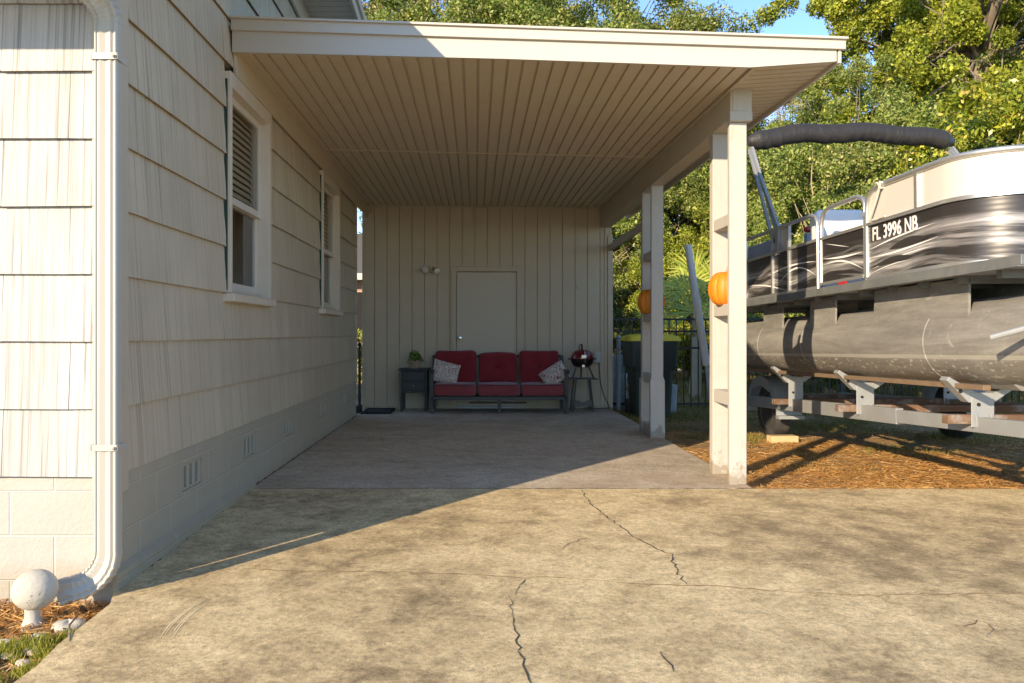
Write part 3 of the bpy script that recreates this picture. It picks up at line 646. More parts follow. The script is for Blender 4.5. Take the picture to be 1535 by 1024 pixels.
def column(yf, yb, base_trim):
    col = MB(); xa, xb = 1.889, 2.017
    col.box2((xa, yf, 0), (xb, yf+.05, zb0-.023 if not base_trim else zb0)); post0 = col.build('column', M['post_paint'], car, bevel=.005)
    p2 = MB(); p2.box2((xa, yb, 0), (xb-.005, yb+.09, zb0)); p2.build('rear_post', M['post_paint'], post0, bevel=.005)
    for z0, z1 in ((.585, .685), (1.262, 1.352), (1.94, 2.028)):
        r_ = MB(); r_.box2((xa+.006, yf+.051, z0), (xb-.008, yb-.001, z1)); r_.build('rung', M['post_paint'], post0, bevel=.004)
    if base_trim:
        b = MB(); b.box2((xa-.014, yf-.014, 0), (xb+.014, yf+.049, .62)); b.prism([(xa-.014, yf-.014, .62), (xb+.014, yf-.014, .62), (xb, yf-.001, .655), (xa, yf-.001, .655)], (0, .03, 0))
        b.box2((xa-.014, yb-.012, 0), (xb, yb+.10, .62)); b.box2((xa-.004, yf+.052, .0), (xb-.02, yb-.014, .13)); b.build('base_wrap', M['post_paint'], post0, bevel=.004)
    else:
        b = MB(); b.prism([(xa-.004, yf-.004, 0), (xa+.06, yf-.004, 0), (xa+.052, yf-.004, .10), (xa+.03, yf-.004, .13)], (0, .003, 0)); b.build('peeling_base', M['post_paint'], post0)
    return post0
column(6.03, 6.46, False); column(8.72, 9.20, True)
# rail between rear column and shed
rr = MB(); rr.beam((2.0, 9.25, 2.42), (2.02, 12.18, 2.42), .04, .09); rr.build('side_rail', M['post_paint'], car)

# ------------------------------------------------------------------ shed
shed = thing('shed', 'beige storage shed wall with vertical grooves at the back of the carport', 'shed', (.2, 12.2, 0))
sw = MB(); SY = 12.2; xs0, xs1 = -1.70, 2.045; gp = .189
DX0, DX1, DZ = -.375, .685, 2.135
def pan(x0, x1, z0, z1, y=SY): sw.box2((x0, y, z0), (x1, y+.05, z1))
x = xs0; k = 0
edges = [xs0, -1.535]
while edges[-1] < xs1-.06: edges.append(min(edges[-1]+gp, xs1))
for a, b in zip(edges[:-1], edges[1:]):
    a2, b2 = a+.0045, b-.0045
    if b2 <= DX0 or a2 >= DX1: pan(a2, b2, .03, 3.08)
    else:
        if a2 < DX0: pan(a2, DX0, .03, DZ)
        if b2 > DX1: pan(DX1, b2, .03, DZ)
        pan(a2, b2, DZ, 3.08)
for a, b in ((xs0, DX0), (DX1, xs1)): sw.box2((a, SY+.03, .02), (b, SY+.06, 3.08))
sw.box2((DX0, SY+.03, DZ), (DX1, SY+.06, 3.08))
sw.build('wall', M['shed'], shed)
bx = MB(); bx.box2((xs0+.001, SY+.061, 0), (xs0+.06, 13.1, 3.12)); bx.box2((xs1-.06, SY+.061, 0), (xs1-.001, 13.1, 3.07)); bx.box2((xs0, 13.1, 0), (xs1, 13.16, 3.06)); bx.box2((xs0+.061, SY+.08, 0), (xs1-.061, SY+.10, 3.06)); bx.build('outer_walls', M['shed'], shed)
ct = MB(); ct.box2((xs1-.11, SY-.018, 0), (xs1-.075, SY-.001, 2.72)); ct.box2((xs1-.065, SY-.03, 0), (xs1+.012, SY-.001, 2.6)); ct.box2((xs0-.02, SY-.02, 0), (xs0+.02, SY-.001, 2.95)); ct.box2((xs0-.02, SY-.09, 2.95), (xs0+.11, SY-.001, 3.075))
ct.box2((xs0+.02, SY-.012, .0), (xs1-.12, SY-.001, .028)); ct.build('corner_trim', M['shed'], shed, bevel=.003)
fr = MB(); fr.box2((DX0, SY-.020, 0), (DX0+.072, SY+.03, DZ)); fr.box2((DX1-.072, SY-.020, 0), (DX1, SY+.03, DZ)); fr.box2((DX0+.072, SY-.020, DZ-.075), (DX1-.072, SY+.03, DZ)); frame = fr.build('door_frame', M['shed'], shed, bevel=.003)
dr = MB(); dr.box2((DX0+.080, SY+.001, .03), (DX1-.078, SY+.04, DZ-.083)); door = dr.build('door', M['door_paint'], shed, bevel=.003)
kb = MB(); kb.lathe([(.030, 0), (.033, .006), (.012, .012), (.011, .035), (.024, .042), (.029, .058), (.022, .072), (.0, .075)], (-.248, SY+.001, 1.06), 20, Matrix.Rotation(R(90), 4, 'X')); kb.build('knob', M['chrome'], door, smooth=True)
for z in (.25, 1.1, 1.86):
    hg = MB(); hg.box2((DX1-.085, SY-.006, z), (DX1-.073, SY+.001, z+.1)); hg.build('hinge', M['shed'], door)
th = MB(); th.box2((DX0+.073, SY-.03, .0), (DX1-.073, SY+.04, .028)); th.build('threshold', M['metal'], shed)

# wall light, outlet, hook, cable
wl = thing('wall_light', 'twin lamp floodlight on the shed wall left of the door', 'light', (-.69, SY, 2.08))
b = MB(); b.lathe([(.055, 0), (.055, .012), (.04, .03), (.0, .032)], (-.67, SY, 2.09), 20, Matrix.Rotation(R(90), 4, 'X')); b.build('wall_plate', M['shed'], wl, smooth=True)
for dx, dzz, tx in ((-.085, .01, -.5), (.065, -.01, .55)):
    m = Matrix.Translation((0,0,0)) @ Matrix.Rotation(tx, 4, 'Z') @ Matrix.Rotation(R(112), 4, 'X')
    b = MB(); b.tube([(-.67, SY-.03, 2.09), (-.67+dx*.5, SY-.06, 2.10+dzz)], .012, 8); b.lathe([(.022, -.03), (.026, 0), (.034, .02), (.052, .075), (.055, .09)], (-.67+dx*.6, SY-.07, 2.10+dzz), 16, m); lh = b.build('lamp_holder', M['shed'], wl, smooth=True)
    b = MB(); b.lathe([(.050, .086), (.052, .10), (.03, .118), (.0, .122)], (-.67+dx*.6, SY-.07, 2.10+dzz), 16, m); b.build('lamp_bulb', M['lamp_glass'], lh, smooth=True)
ot = thing('outlet_box', 'grey covered outlet box on the shed wall right of the grill', 'outlet', (1.82, SY, .70))
b = MB(); b.box2((1.765, SY-.062, .70), (1.875, SY-.001, .86)); b.build('cover', M['plastic_grey'], ot, bevel=.012)
b = MB(); b.box2((1.755, SY-.085, .685), (1.885, SY-.001, .699)); b.build('ledge', M['plastic_grey'], ot, bevel=.004)
b = MB(); b.tube([(1.845, SY-.03, .69), (1.85, SY-.03, .55), (1.87, SY-.035, .38), (1.91, SY-.04, .22), (1.965, SY-.045, .10), (2.0, SY-.05, .02), (2.0, SY-.12, .012), (1.85, SY-.16, .012), (1.6, SY-.10, .012)], .008, 8)
tag(b.build('cable', M['cable'], smooth=True), 'dark cable hanging from the outlet box to the slab', 'cable')
b = MB(); b.tube([(1.512, SY-.002, 1.86), (1.51, SY-.035, 1.85), (1.52, SY-.04, 1.81), (1.53, SY-.02, 1.80)], .006, 6); b.box2((1.50, SY-.008, 1.84), (1.53, SY-.0005, 1.89))
tag(b.build('wall_hook', M['plastic_grey'], smooth=True), 'small metal hook on the shed wall above the grill', 'hook')

# ------------------------------------------------------------------ sofa
sofa = thing('sofa', 'outdoor sofa with three red cushions and dark metal frame against the shed door', 'sofa', (.32, 11.7, 0))
XA, XB, YFr, YBk = -.655, 1.30, 11.38, 12.10
f = MB()
f.beam((XA+.03, YFr+.03, .215), (XB-.03, YFr+.03, .215), .05, .045); f.beam((XA+.03, YBk-.03, .215), (XB-.03, YBk-.03, .215), .05, .045)
f.beam((XA+.03, YFr, .215), (XA+.03, YBk, .215), .04, .045); f.beam((XB-.03, YFr, .215), (XB-.03, YBk, .215), .04, .045)
f.beam((XA+.03, YBk-.02, .79), (XB-.03, YBk-.02, .79), .035, .04)
for x in np.linspace(XA+.1, XB-.1, 12): f.beam((x, YBk-.02, .22), (x, YBk-.02, .79), .015, .02, (0,1,0))
for y in np.linspace(YFr+.12, YBk-.12, 5): f.beam((XA+.05, y, .205), (XB-.05, y, .205), .05, .012)
f.build('frame', M['couch_frame'], sofa, bevel=.004)
for x in (XA+.026, XB-.026):
    for y in (YFr+.026, YBk-.03):
        b = MB(); b.box2((x-.026, y-.026, 0), (x+.026, y+.026, .59 if y < 11.6 else .80)); b.build('leg', M['couch_frame'], sofa, bevel=.004)
    b = MB(); pts = [(x, YFr-.045, .565), (x, YFr-.03, .592), (x, YFr+.05, .605), (x, YFr+.35, .60), (x, YBk-.03, .59)]
    b.sweep(pts, lambda i: [(-.036, -.012), (.036, -.012), (.036, .012), (-.036, .012)]); b.build('arm', M['couch_frame'], sofa, bevel=.004)
b = MB(); b.box2((.30, YFr+.005, 0), (.35, YFr+.055, .195)); b.build('leg', M['couch_frame'], sofa, bevel=.004)
b = MB(); b.beam((XA+.55, YBk-.05, .095), (XB-.55, YBk-.05, .095), .02, .02); b.build('stretcher', M['couch_frame'], sofa)
def seam(mb, c, dx, dzz, y, r): # piping loop in the XZ plane
    pts = []
    for k in range(41):
        a = 2*math.pi*k/40; cx = math.copysign(abs(math.cos(a))**.22, math.cos(a)); cz = math.copysign(abs(math.sin(a))**.22, math.sin(a))
        pts.append((c[0]+cx*dx/2, y, c[2]+cz*dzz/2))
    mb.tube(pts, r, 6, False)
def cushion_back(c, d, tilt, dent):
    mb = MB()
    def sg(x, p): return math.copysign(abs(x)**p, x)
    rot = Matrix.Rotation(tilt, 4, 'X')
    def fn(u, v):
        t = (v-.5)*math.pi*.9999; a = u*2*math.pi
        # pole axis = depth (y)
        x = d[0]/2*sg(math.cos(t), .38)*sg(math.cos(a), .24); z = d[2]/2*sg(math.cos(t), .38)*sg(math.sin(a), .24); y = d[1]/2*sg(math.sin(t), .55)
        r2 = (x/d[0]*2)**2+(z/d[2]*2)**2
        if y < 0:
            y += dent*math.exp(-(x*x+z*z)/.006) + .010*math.sin(x*23+c[0]*9)*math.cos(z*14) + dent*.6*math.exp(-((z+.02*math.cos(x*9))**2)/.0006)*math.exp(-x*x/.02)
        x *= 1-.02*math.cos(z*7); z += .010*math.sin(x*8+c[0]*5)
        return rot @ Vector((x, y, z)) + Vector(c)
    mb.grid(fn, 56, 34, True); return mb
for x, zt, dxx in ((-.30, .868, .615), (.318, .835, .575), (.925, .868, .595)):
    h = zt-.40
    c = (x, YBk-.17, .40+h/2)
    o = cushion_back(c, (dxx, .19, h+.02), R(-9), .035).build('back_cushion', M['cushion'], sofa, smooth=True, angle=60)
    pp = MB(); rot = Matrix.Rotation(R(-9), 4, 'X')
    seam(pp, (0, 0, 0), dxx*.955, h*.96, -.055, .007); pp.v = [tuple(rot @ Vector(p) + Vector(c)) for p in pp.v]; pp.build('piping', M['piping'], o, smooth=True)
    bt = MB(); bt.superell(rot @ Vector((0, -.062, .0)) + Vector(c), (.03, .014, .03), 1, 1, 12, 8); bt.build('button', M['piping'], o, smooth=True)
for x in (-.308, .320, .945):
    o_ = MB(); o_.superell((x, YFr+.30, .325), (.612, .60, .175), .30, .22, 56, 26)
    o_.v = [(px, py, pz + (.012*math.sin(px*9+x*3)*math.cos(py*6) + .012*math.exp(-((px-x)**2+(py-YFr-.3)**2)/.05) if pz > .33 else 0)) for px, py, pz in o_.v]
    o = o_.build('seat_cushion', M['seat_cushion'], sofa, smooth=True, angle=60)
    pp = MB(); pp.tube([(x-.285, YFr+.010, .402), (x-.1, YFr+.005, .400), (x+.1, YFr+.005, .401), (x+.285, YFr+.010, .402)], .006, 6); pp.build('piping', M['piping'], o, smooth=True)
def throw_pillow(c, mtx, label):
    root = thing('throw_pillow', label, 'pillow', c, 'patterned pillows on the sofa')
    mb = MB(); N = 23; S = .40
    for sgn in (1, -1):
        def fn(u, v):
            a, b_ = u*2-1, v*2-1
            th = .075*(max(0, 1-a**4)*max(0, 1-b_**4))**.55
            pin = 1-.07*(1-a*a)*(b_*b_) ; pin2 = 1-.07*(1-b_*b_)*(a*a)
            return mtx @ Vector((a*S/2*pin2, sgn*th, b_*S/2*pin))
        mb.grid(fn, N, N)
    mb.v = [tuple(Vector(p)+Vector(c)) for p in mb.v]
    mb.build('cover', M['pillow'], root, smooth=True, angle=80)
    return root
throw_pillow((-.44, YFr+.22, .565), Matrix.Rotation(R(14), 4, 'Z') @ Matrix.Rotation(R(-22), 4, 'X') @ Matrix.Rotation(R(16), 4, 'Y') @ Matrix.Scale(.86, 4, (0,0,1)), 'red and cream patterned pillow by the plant end of the sofa')
throw_pillow((1.12, YFr+.22, .53), Matrix.Rotation(R(-26), 4, 'Z') @ Matrix.Rotation(R(-30), 4, 'X') @ Matrix.Rotation(R(-38), 4, 'Y') @ Matrix.Scale(.80, 4, (0,0,1)), 'red and cream patterned pillow by the grill end of the sofa')

# side table and plant
st = thing('side_table', 'black wooden side table with a drawer left of the red sofa', 'table', (-.90, 11.9, 0))
b = MB(); b.box2((-1.125, 11.68, .592), (-.685, 12.08, .617)); b.build('table_top', M['black_wood'], st, bevel=.006)
b = MB(); b.box2((-1.10, 11.71, .265), (-.71, 12.05, .591)); b.build('cabinet', M['black_wood'], st, bevel=.004)
for x in (-1.10, -.75):
    for y in (11.70, 12.01): b = MB(); b.box2((x, y, 0), (x+.042, y+.042, .264)); b.build('leg', M['black_wood'], st, bevel=.004)
b = MB(); b.box2((-1.06, 11.692, .30), (-.75, 11.709, .425)); dw = b.build('drawer', M['black_wood'], st, bevel=.005)
b = MB(); b.superell((-.905, 11.68, .365), (.026, .03, .026), 1, 1, 12, 8); b.build('knob', M['chrome'], dw, smooth=True)
b = MB(); b.box2((-1.07, 11.694, .445), (-.74, 11.709, .575)); b.build('upper_panel', M['black_wood'], st, bevel=.008)
pp = thing('potted_plant', 'small green herb in a clay pot on the black side table', 'plant', (-.895, 11.86, .6175))
b = MB(); b.lathe([(.048, .617), (.062, .70), (.068, .70), (.068, .722), (.058, .722), (.055, .705), (.0, .705)], (-.895, 11.86, .0005), 20); b.build('pot', M['terracotta'], pp, smooth=True)
C = np.array([-.0, 0, .165]) + rng.normal(size=(420, 3))*np.array([.045, .045, .030]); C[:, 2] += .03*(1-(C[:, 0]**2+C[:, 1]**2)/.006)
quads_obj('foliage', leaf_quads(C, .034, aspect=.7), M['herb'], pp)
# tray table and grill
tt = thing('tray_table', 'small black folding tray table under the red kettle grill', 'table', (1.545, 11.85, 0))
b = MB(); b.box2((1.335, 11.62, .463), (1.755, 11.98, .476)); b.build('tray_top', M['tray'], tt, bevel=.004)
for x0, x1, y in ((1.39, 1.44, 11.66), (1.69, 1.64, 11.66), (1.44, 1.39, 11.94), (1.66, 1.70, 11.94)):
    b = MB(); b.beam((x1 if y < 11.8 else x0, y, .462), (x0 if y < 11.8 else x1, y, 0), .022, .022, (0,1,0)); b.build('leg', M['black_metal'], tt)
b = MB(); b.prism([(1.41, 11.67, .075), (1.67, 11.67, .075), (1.67, 11.67, .165), (1.60, 11.67, .16), (1.56, 11.67, .135), (1.52, 11.67, .135), (1.48, 11.67, .16), (1.41, 11.67, .165)], (0, .012, 0)); b.build('shelf_rail', M['tray'], tt)
for xq in (1.42, 1.66): b = MB(); b.beam((xq, 11.67, .05), (xq, 11.93, .05), .02, .02); b.build('stretcher', M['black_metal'], tt)
gr = thing('kettle_grill', 'small red kettle charcoal grill with black legs on the tray table', 'grill', (1.545, 11.80, .4765))
gx, gy = 1.545, 11.80
b = MB(); b.lathe([(.0, .632), (.07, .635), (.125, .66), (.155, .705), (.163, .758), (.158, .758), (.0, .74)], (gx, gy, 0), 32); b.build('bowl', M['enamel_black'], gr, smooth=True)
b = MB(); b.lathe([(.166, .756), (.168, .768), (.163, .79), (.148, .835), (.115, .872), (.06, .892), (.0, .897)], (gx, gy, 0), 32); lid = b.build('lid', M['enamel_red'], gr, smooth=True)
b = MB(); b.tube([(gx-.045, gy, .893), (gx-.045, gy, .945), (gx-.03, gy, .965), (gx+.0, gy, .968)], .008, 8); b.tube([(gx-.005, gy, .893), (gx-.005, gy, .966)], .016, 10); b.build('handle', M['enamel_black'], lid, smooth=True)
b = MB(); b.tube([(gx+.02, gy-.165, .70), (gx+.02, gy-.172, .76), (gx+.02, gy-.15, .86), (gx+.015, gy-.09, .90)], .006, 6); b.box2((gx-.03, gy-.176, .775), (gx+.04, gy-.160, .815)); b.build('latch', M['chrome'], gr)
for q0, q1 in ((-.21, -.165), (.165, .205)): b = MB(); b.box2((gx+q0, gy-.02, .745), (gx+q1, gy+.02, .770)); b.build('side_handle', M['enamel_black'], gr, bevel=.005)
for a in (R(215), R(325), R(90)):
    b = MB(); b.tube([(gx+.10*math.cos(a), gy+.10*math.sin(a), .66), (gx+.19*math.cos(a), gy+.13*math.sin(a), .482)], .011, 8); b.build('leg', M['enamel_black'], gr, smooth=True)
b = MB(); b.box2((gx-.02, gy-.145, .64), (gx+.02, gy-.12, .675)); b.build('vent', M['chrome'], gr)
# doormat
b = MB(); b.box2((-1.62, 11.30, .001), (-1.20, 12.02, .014)); b.tube([(-1.60, 11.32, .016), (-1.22, 11.32, .016), (-1.22, 12.0, .016), (-1.60, 12.0, .016), (-1.60, 11.32, .016)], .012, 6)
tag(b.build('doormat', M['mat_rubber']), 'black rubber doormat on the slab by the gap beside the shed', 'doormat')

# ------------------------------------------------------------------ pumpkins
def pumpkin(c, r, h, label, lean, rot):
    root = thing('pumpkin', label, 'pumpkin', c, 'pumpkins on the carport posts')
    mb = MB(); nr = 11
    def fn(u, v):
        t = (v-.5)*math.pi*.998; a = u*2*math.pi
        rib = 1-.075*(1-abs(math.sin(a*nr/2))**.6)*math.cos(t)**.6
        rr = r*abs(math.cos(t))**.72*rib*(1+.02*math.sin(3*a+rot)); z = h/2*math.sin(t)*(1-.16*math.exp(-(math.cos(t)/.28)**2))
        return Vector((rr*math.cos(a+rot), rr*math.sin(a+rot), z+h*.42)) + Vector(c)
    mb.grid(fn, 132, 30, True); mb.build('body', M['pumpkin'], root, smooth=True, angle=80)
    s = MB(); z0 = c[2]+h*.80; pts = [(c[0], c[1], z0-.02), (c[0]+lean*.2, c[1], z0+.03), (c[0]+lean*.7, c[1]-.01, z0+.085), (c[0]+lean*1.2, c[1]-.01, z0+.125)]
    s.tube(pts, [.032, .021, .017, .019], 9); s.build('stem', M['pump_stem'], root, smooth=True)
pumpkin((1.952, 6.265, 1.3525), .148, .285, 'bright orange pumpkin on the sunlit front post ladder', .02, .3)
pumpkin((1.945, 8.985, 1.3525), .15, .30, 'shaded orange pumpkin on the rear post ladder', .05, 1.1)

# ------------------------------------------------------------------ garden corner
fi = thing('stone_finial', 'pale pitted stone ball finial standing in the garden bed by the downspout', 'garden ornament', (-1.862, 3.40, -.118))
m = Matrix.Rotation(R(18), 4, 'Z') @ Matrix.Rotation(R(-12), 4, 'Y')
b = MB(); b.superell((-1.856, 3.40, .050), (.182, .15, .168), 1, 1, 36, 24, m); b.build('ball', M['stone'], fi, smooth=True, angle=80)
b = MB(); b.lathe([(.056, -.122), (.055, -.108), (.040, -.088), (.031, -.065), (.030, -.04), (.036, -.02), (.02, -.01)], (-1.866, 3.40, 0), 20); b.build('pedestal', M['stone'], fi, smooth=True)
def rock(c, d, name, label, seed, mat='pebble', group=None):
    rs = random.Random(seed); mb = MB(); ph = [rs.uniform(0, 6) for _ in range(4)]
    def fn(u, v):
        t = (v-.5)*math.pi*.999; a = u*2*math.pi; k = 1+.10*math.sin(2*a+ph[0])+.07*math.sin(3*a+ph[1]+t*2)+.06*math.sin(5*t+ph[2])
        return Vector((d[0]/2*k*math.cos(t)*math.cos(a), d[1]/2*k*math.cos(t)*math.sin(a), d[2]/2*k*math.sin(t))) + Vector(c)
    mb.grid(fn, 18, 12, True); o = mb.build(name, M[mat], smooth=True, angle=80); tag(o, label, 'stone', group); return o
rock((-1.695, 3.36, -.10), (.13, .13, .075), 'rock', 'large grey rock in front of the downspout outlet', 1, 'stone')
peb = [((58, 958), .075, 'pale flat pebble in the moss just right of the finial foot'), ((48, 978), .06, 'small tan pebble in the moss below the finial foot'), ((36, 997), .065, 'round white pebble near the bottom left corner'), ((8, 965), .06, 'pale pebble at the left frame edge beside the finial'), ((28, 968), .045, 'tiny brown pebble under the finial'), ((118, 938), .05, 'tan pebble on the concrete edge below the grey rock'), ((10, 985), .05, 'grey pebble at the left edge in the moss')]
for k, ((px, py), dd, lab) in enumerate(peb):
    d_ = 1212*1.235/(py-500); rock(((px-714)/1212*d_, d_, -.105), (dd, dd*.8, dd*.5), 'pebble', lab, 10+k, 'pebble', 'pebbles in the garden bed')
# garden bed debris: pine straw, dry leaves, moss
def needles(n, x0, x1, y0, y1, z, L, W, dens=None, thick=.03):
    C = np.stack([rng.uniform(x0, x1, n), rng.uniform(y0, y1, n), np.full(n, z)+rng.random(n)**2*thick], 1)
    if dens is not None: C = C[dens(C[:, 0], C[:, 1]) > rng.random(len(C))]
    n = len(C); a = rng.uniform(0, 2*math.pi, n); t = np.stack([np.cos(a), np.sin(a), rng.normal(0, .12, n)], 1); s_ = np.stack([-np.sin(a), np.cos(a), rng.normal(0, .3, n)], 1)
    l = (L*rng.uniform(.5, 1.3, n))[:, None]; w_ = W
    up = np.array([0, 0, 1.])*l*.06
    return np.stack([C-t*l*.5-s_*w_, C-t*l*.5+s_*w_, C+t*l*.5+s_*w_+up, C+t*l*.5-s_*w_+up], 1)
def blades(C, h, w):
    n = len(C); a = rng.uniform(0, 2*math.pi, n); t = np.stack([np.cos(a), np.sin(a), np.zeros(n)], 1)
    H = (h*rng.uniform(.4, 1.3, n))[:, None]; lean = np.stack([rng.normal(0, .45, n), rng.normal(0, .45, n), np.ones(n)], 1)
    return np.stack([C-t*w, C+t*w, C+t*w*.3+lean*H, C-t*w*.3+lean*H*1.02], 1)
bedz = -.118
V = np.concatenate([needles(2600, -3.2, -1.66, 3.25, 3.67, bedz+.005, .11, .0022, None, .03), needles(900, -2.6, -1.68, 2.3, 3.3, bedz, .1, .002, None, .02)])
stuff(quads_obj('pine_straw', V, M['needle']))['label'] = 'brown pine straw heaped along the foot of the front wall'
C = np.stack([rng.uniform(-2.6, -1.60, 260), rng.uniform(3.2, 3.66, 260), bedz+.015+rng.random(260)*.025], 1)
stuff(quads_obj('dry_leaves', leaf_quads(C, .032, (0,0,1.5), .5), M['dry_leaf']))['label'] = 'dry brown leaves in the garden bed'
n = 26000; C = np.stack([rng.uniform(-2.4, -1.60, n), rng.uniform(2.2, 3.45, n), np.full(n, bedz)], 1)
den = np.sin(C[:, 0]*17+3)*np.sin(C[:, 1]*15+1)+np.sin(C[:, 0]*41)*np.sin(C[:, 1]*37)*.7; C = C[(den > -.12) & (C[:, 1] < 3.18+.5*(C[:, 0]+1.9))]
C[:, 2] += .01
stuff(quads_obj('moss', blades(C, .034, .0022), M['moss']))['label'] = 'low bright green moss and grass in the garden bed'
tw = [G(116, 921), G(104, 940), G(104, 962)]
b = MB(); b.tube([(tw[0][0], tw[0][1], -.05), (tw[1][0], tw[1][1], -.04), (tw[2][0], tw[2][1], -.05)], [.004, .004, .002], 6)
tag(b.build('twig', M['rust'], smooth=True), 'short curved brown twig lying on the concrete edge by the moss', 'twig')
for pts, lab in (([G(1478, 955), G(1490, 945), G(1482, 938)], 'curled brown twig on the right of the driveway'), ([G(1465, 930), G(1462, 936), G(1445, 940)], 'pale bent pine needle on the right of the driveway')):
    b = MB(); b.tube([(x, y, dz(y)+.003+.001*i) for i, (x, y) in enumerate(pts)], .002, 5); tag(b.build('twig', M['rust'], smooth=True), lab, 'twig', 'twigs on the driveway')
# yard debris at right
def dpine(x, y): return np.clip(1.15-(y-5.9)/3.4+.35*np.sin(x*3.1)*np.sin(y*2.7), .06, 1)
V = np.concatenate([needles(70000, 2.03, 6.2, 5.89, 9.8, -.072, .10, .0016, dpine, .022), needles(5000, 2.05, 7, 9.5, 13, -.072, .1, .0018, None, .02), needles(900, 2.0, 6, 5.70, 5.92, .001, .09, .0013, lambda x, y: ((y-5.70)/.2)**2, .006), needles(260, 1.9, 2.06, 6.0, 9.5, .001, .09, .0013, lambda x, y: ((x-1.88)/.15)**2, .006)])
stuff(quads_obj('pine_straw', V, M['needle']))['label'] = 'orange pine straw carpet on the yard beside the driveway'
n = 60000; C = np.stack([rng.uniform(2.05, 8, n), rng.uniform(6.9, 13.5, n), np.full(n, -.08)], 1)
den = np.sin(C[:, 0]*2.3+1)*np.sin(C[:, 1]*2.9)+.6*np.sin(C[:, 0]*7)*np.sin(C[:, 1]*8)+.25*(C[:, 1]-8.2); C = C[den > .35+rng.random(n)*.9-.12*np.clip(C[:, 1]-8.2, -2, 3)]
C2 = np.stack([rng.uniform(2.1, 30, 60000), rng.uniform(13, 24, 60000), np.full(60000, -.08)], 1)
V = np.concatenate([blades(C, .055, .0028), blades(C2, .10, .006)])
stuff(quads_obj('lawn_grass', V, M['grass']))['label'] = 'thin olive lawn grass under the boat and beyond the fence'

# ------------------------------------------------------------------ pontoon boat
RZ, RX = R(1.467), R(-1.146)
boat = thing('pontoon_boat', 'pontoon boat with dark streaked side panels and folded black bimini on a trailer', 'boat', (3.0, 6.22, 1.532), None, (RX, 0, RZ))
def bb(mb, name, mat, parent=None, **k): return mb.build(name, M[mat], parent or boat, local=True, **k)
BOW, ST, BW = -1.72, 3.62, 2.5           # deck from bow to stern (local y), beam
dk = MB(); dk.box2((.012, BOW+.01, -.048), (BW-.012, ST-.01, -.006)); bb(dk, 'deck', 'vinyl_grey')
ch = MB(); ch.box2((-.012, BOW, -.056), (.011, ST, .004)); ch.box2((-.03, BOW, -.066), (.011, ST, -.0565)); ch.box2((BW-.011, BOW, -.062), (BW+.012, ST, .006)); ch.box2((.012, BOW-.012, -.062), (BW-.012, BOW+.009, .006)); ch.box2((.012, ST-.009, -.062), (BW-.012, ST+.012, .006)); bb(ch, 'deck_channel', 'metal_dark', bevel=.004)
cm = MB()
for y in np.arange(-1.4, 3.5, .42): cm.box2((.1, y, -.10), (BW-.1, y+.05, -.049))
bb(cm, 'cross_members', 'metal_dark')
for px_ in (.40, BW-.40):
    pr = .29; pz = -.475; prof_ = [(3.75, .285), (3.70, pr)] + [(y, pr) for y in np.linspace(3.2, -1.15, 18)] + [(-1.5, .275), (-1.85, .22), (-2.1, .14), (-2.25, .05)]
    mb = MB(); rings = []
    for y, r_ in prof_:
        lift = max(0, (-1.15-y))*.12
        rings.append([Vector((px_+r_*math.cos(2*math.pi*k/48), y, pz+lift+r_*math.sin(2*math.pi*k/48))) for k in range(48)])
    mb.loft(rings); po = bb(mb, 'pontoon', 'pontoon', smooth=True, angle=40)
    se = MB()
    for y in (-.55, 1.45, 2.55):
        rr = pr+.004; rings = []
        for dy, q in ((-.012, pr-.002), (-.006, rr), (.006, rr), (.012, pr-.002)): rings.append([Vector((px_+q*math.cos(2*math.pi*k/48), y+dy, pz+q*math.sin(2*math.pi*k/48))) for k in range(48)])
        se.loft(rings)
    bb(se, 'weld_seam', 'pontoon', po, smooth=True)
    kl = MB(); kl.prism([(px_-.05, -1.2, pz-pr-.02), (px_+.05, -1.2, pz-pr-.02), (px_+.10, -1.2, pz-pr+.02), (px_-.10, -1.2, pz-pr+.02)], (0, 4.7, 0)); bb(kl, 'keel', 'pontoon', po)
    for y0, y1 in ((-.98, .20), (.86, 1.36), (2.0, 2.5)):
        br = MB(); br.prism([(px_-.232, y0, -.063), (px_-.216, y0, -.063), (px_-.222, y0, -.30), (px_-.2415, y0, -.313)], (0, y1-y0, 0)); bb(br, 'riser_bracket', 'pontoon', po)
        br = MB(); br.prism([(px_+.216, y0, -.063), (px_+.232, y0, -.063), (px_+.2415, y0, -.313), (px_+.222, y0, -.30)], (0, y1-y0, 0)); bb(br, 'riser_bracket', 'pontoon', po)
# fence outline (plan): along the side, round the bow corner, across the bow
BF = -1.36; RC = .42
def plan(inset=0.0):
    pts = [(inset, y) for y in (0.0, -.4, -.8, BF+RC)]
    for t in np.linspace(0, math.pi/2, 13)[1:]: pts.append((RC-(RC-inset)*math.cos(t), BF+RC-(RC-inset)*math.sin(t)))
    pts += [(.7, BF+inset), (1.1, BF+inset), (1.6, BF+inset), (BW-.3, BF+inset)]
    return pts
def panel_strip(pl, z0, z1, th=.012):
    mb = MB(); n = len(pl); o = []
    for i, (x, y) in enumerate(pl):
        a = pl[max(i-1, 0)]; b_ = pl[min(i+1, n-1)]; tx, ty = b_[0]-a[0], b_[1]-a[1]; l = math.hypot(tx, ty); o.append((x-ty/l*th, y+tx/l*th))
    v = [(x, y, z0) for x, y in pl]+[(x, y, z1) for x, y in pl]+[(x, y, z0) for x, y in o]+[(x, y, z1) for x, y in o]
    f = [(i, i+1, n+i+1, n+i) for i in range(n-1)]+[(2*n+i+1, 2*n+i, 3*n+i, 3*n+i+1) for i in range(n-1)]+[(n+i, n+i+1, 3*n+i+1, 3*n+i) for i in range(n-1)]+[(2*n+i, 2*n+i+1, i+1, i) for i in range(n-1)]
    return mb.add(v, f)
Z1, ZM, ZT = .026, .43, .70
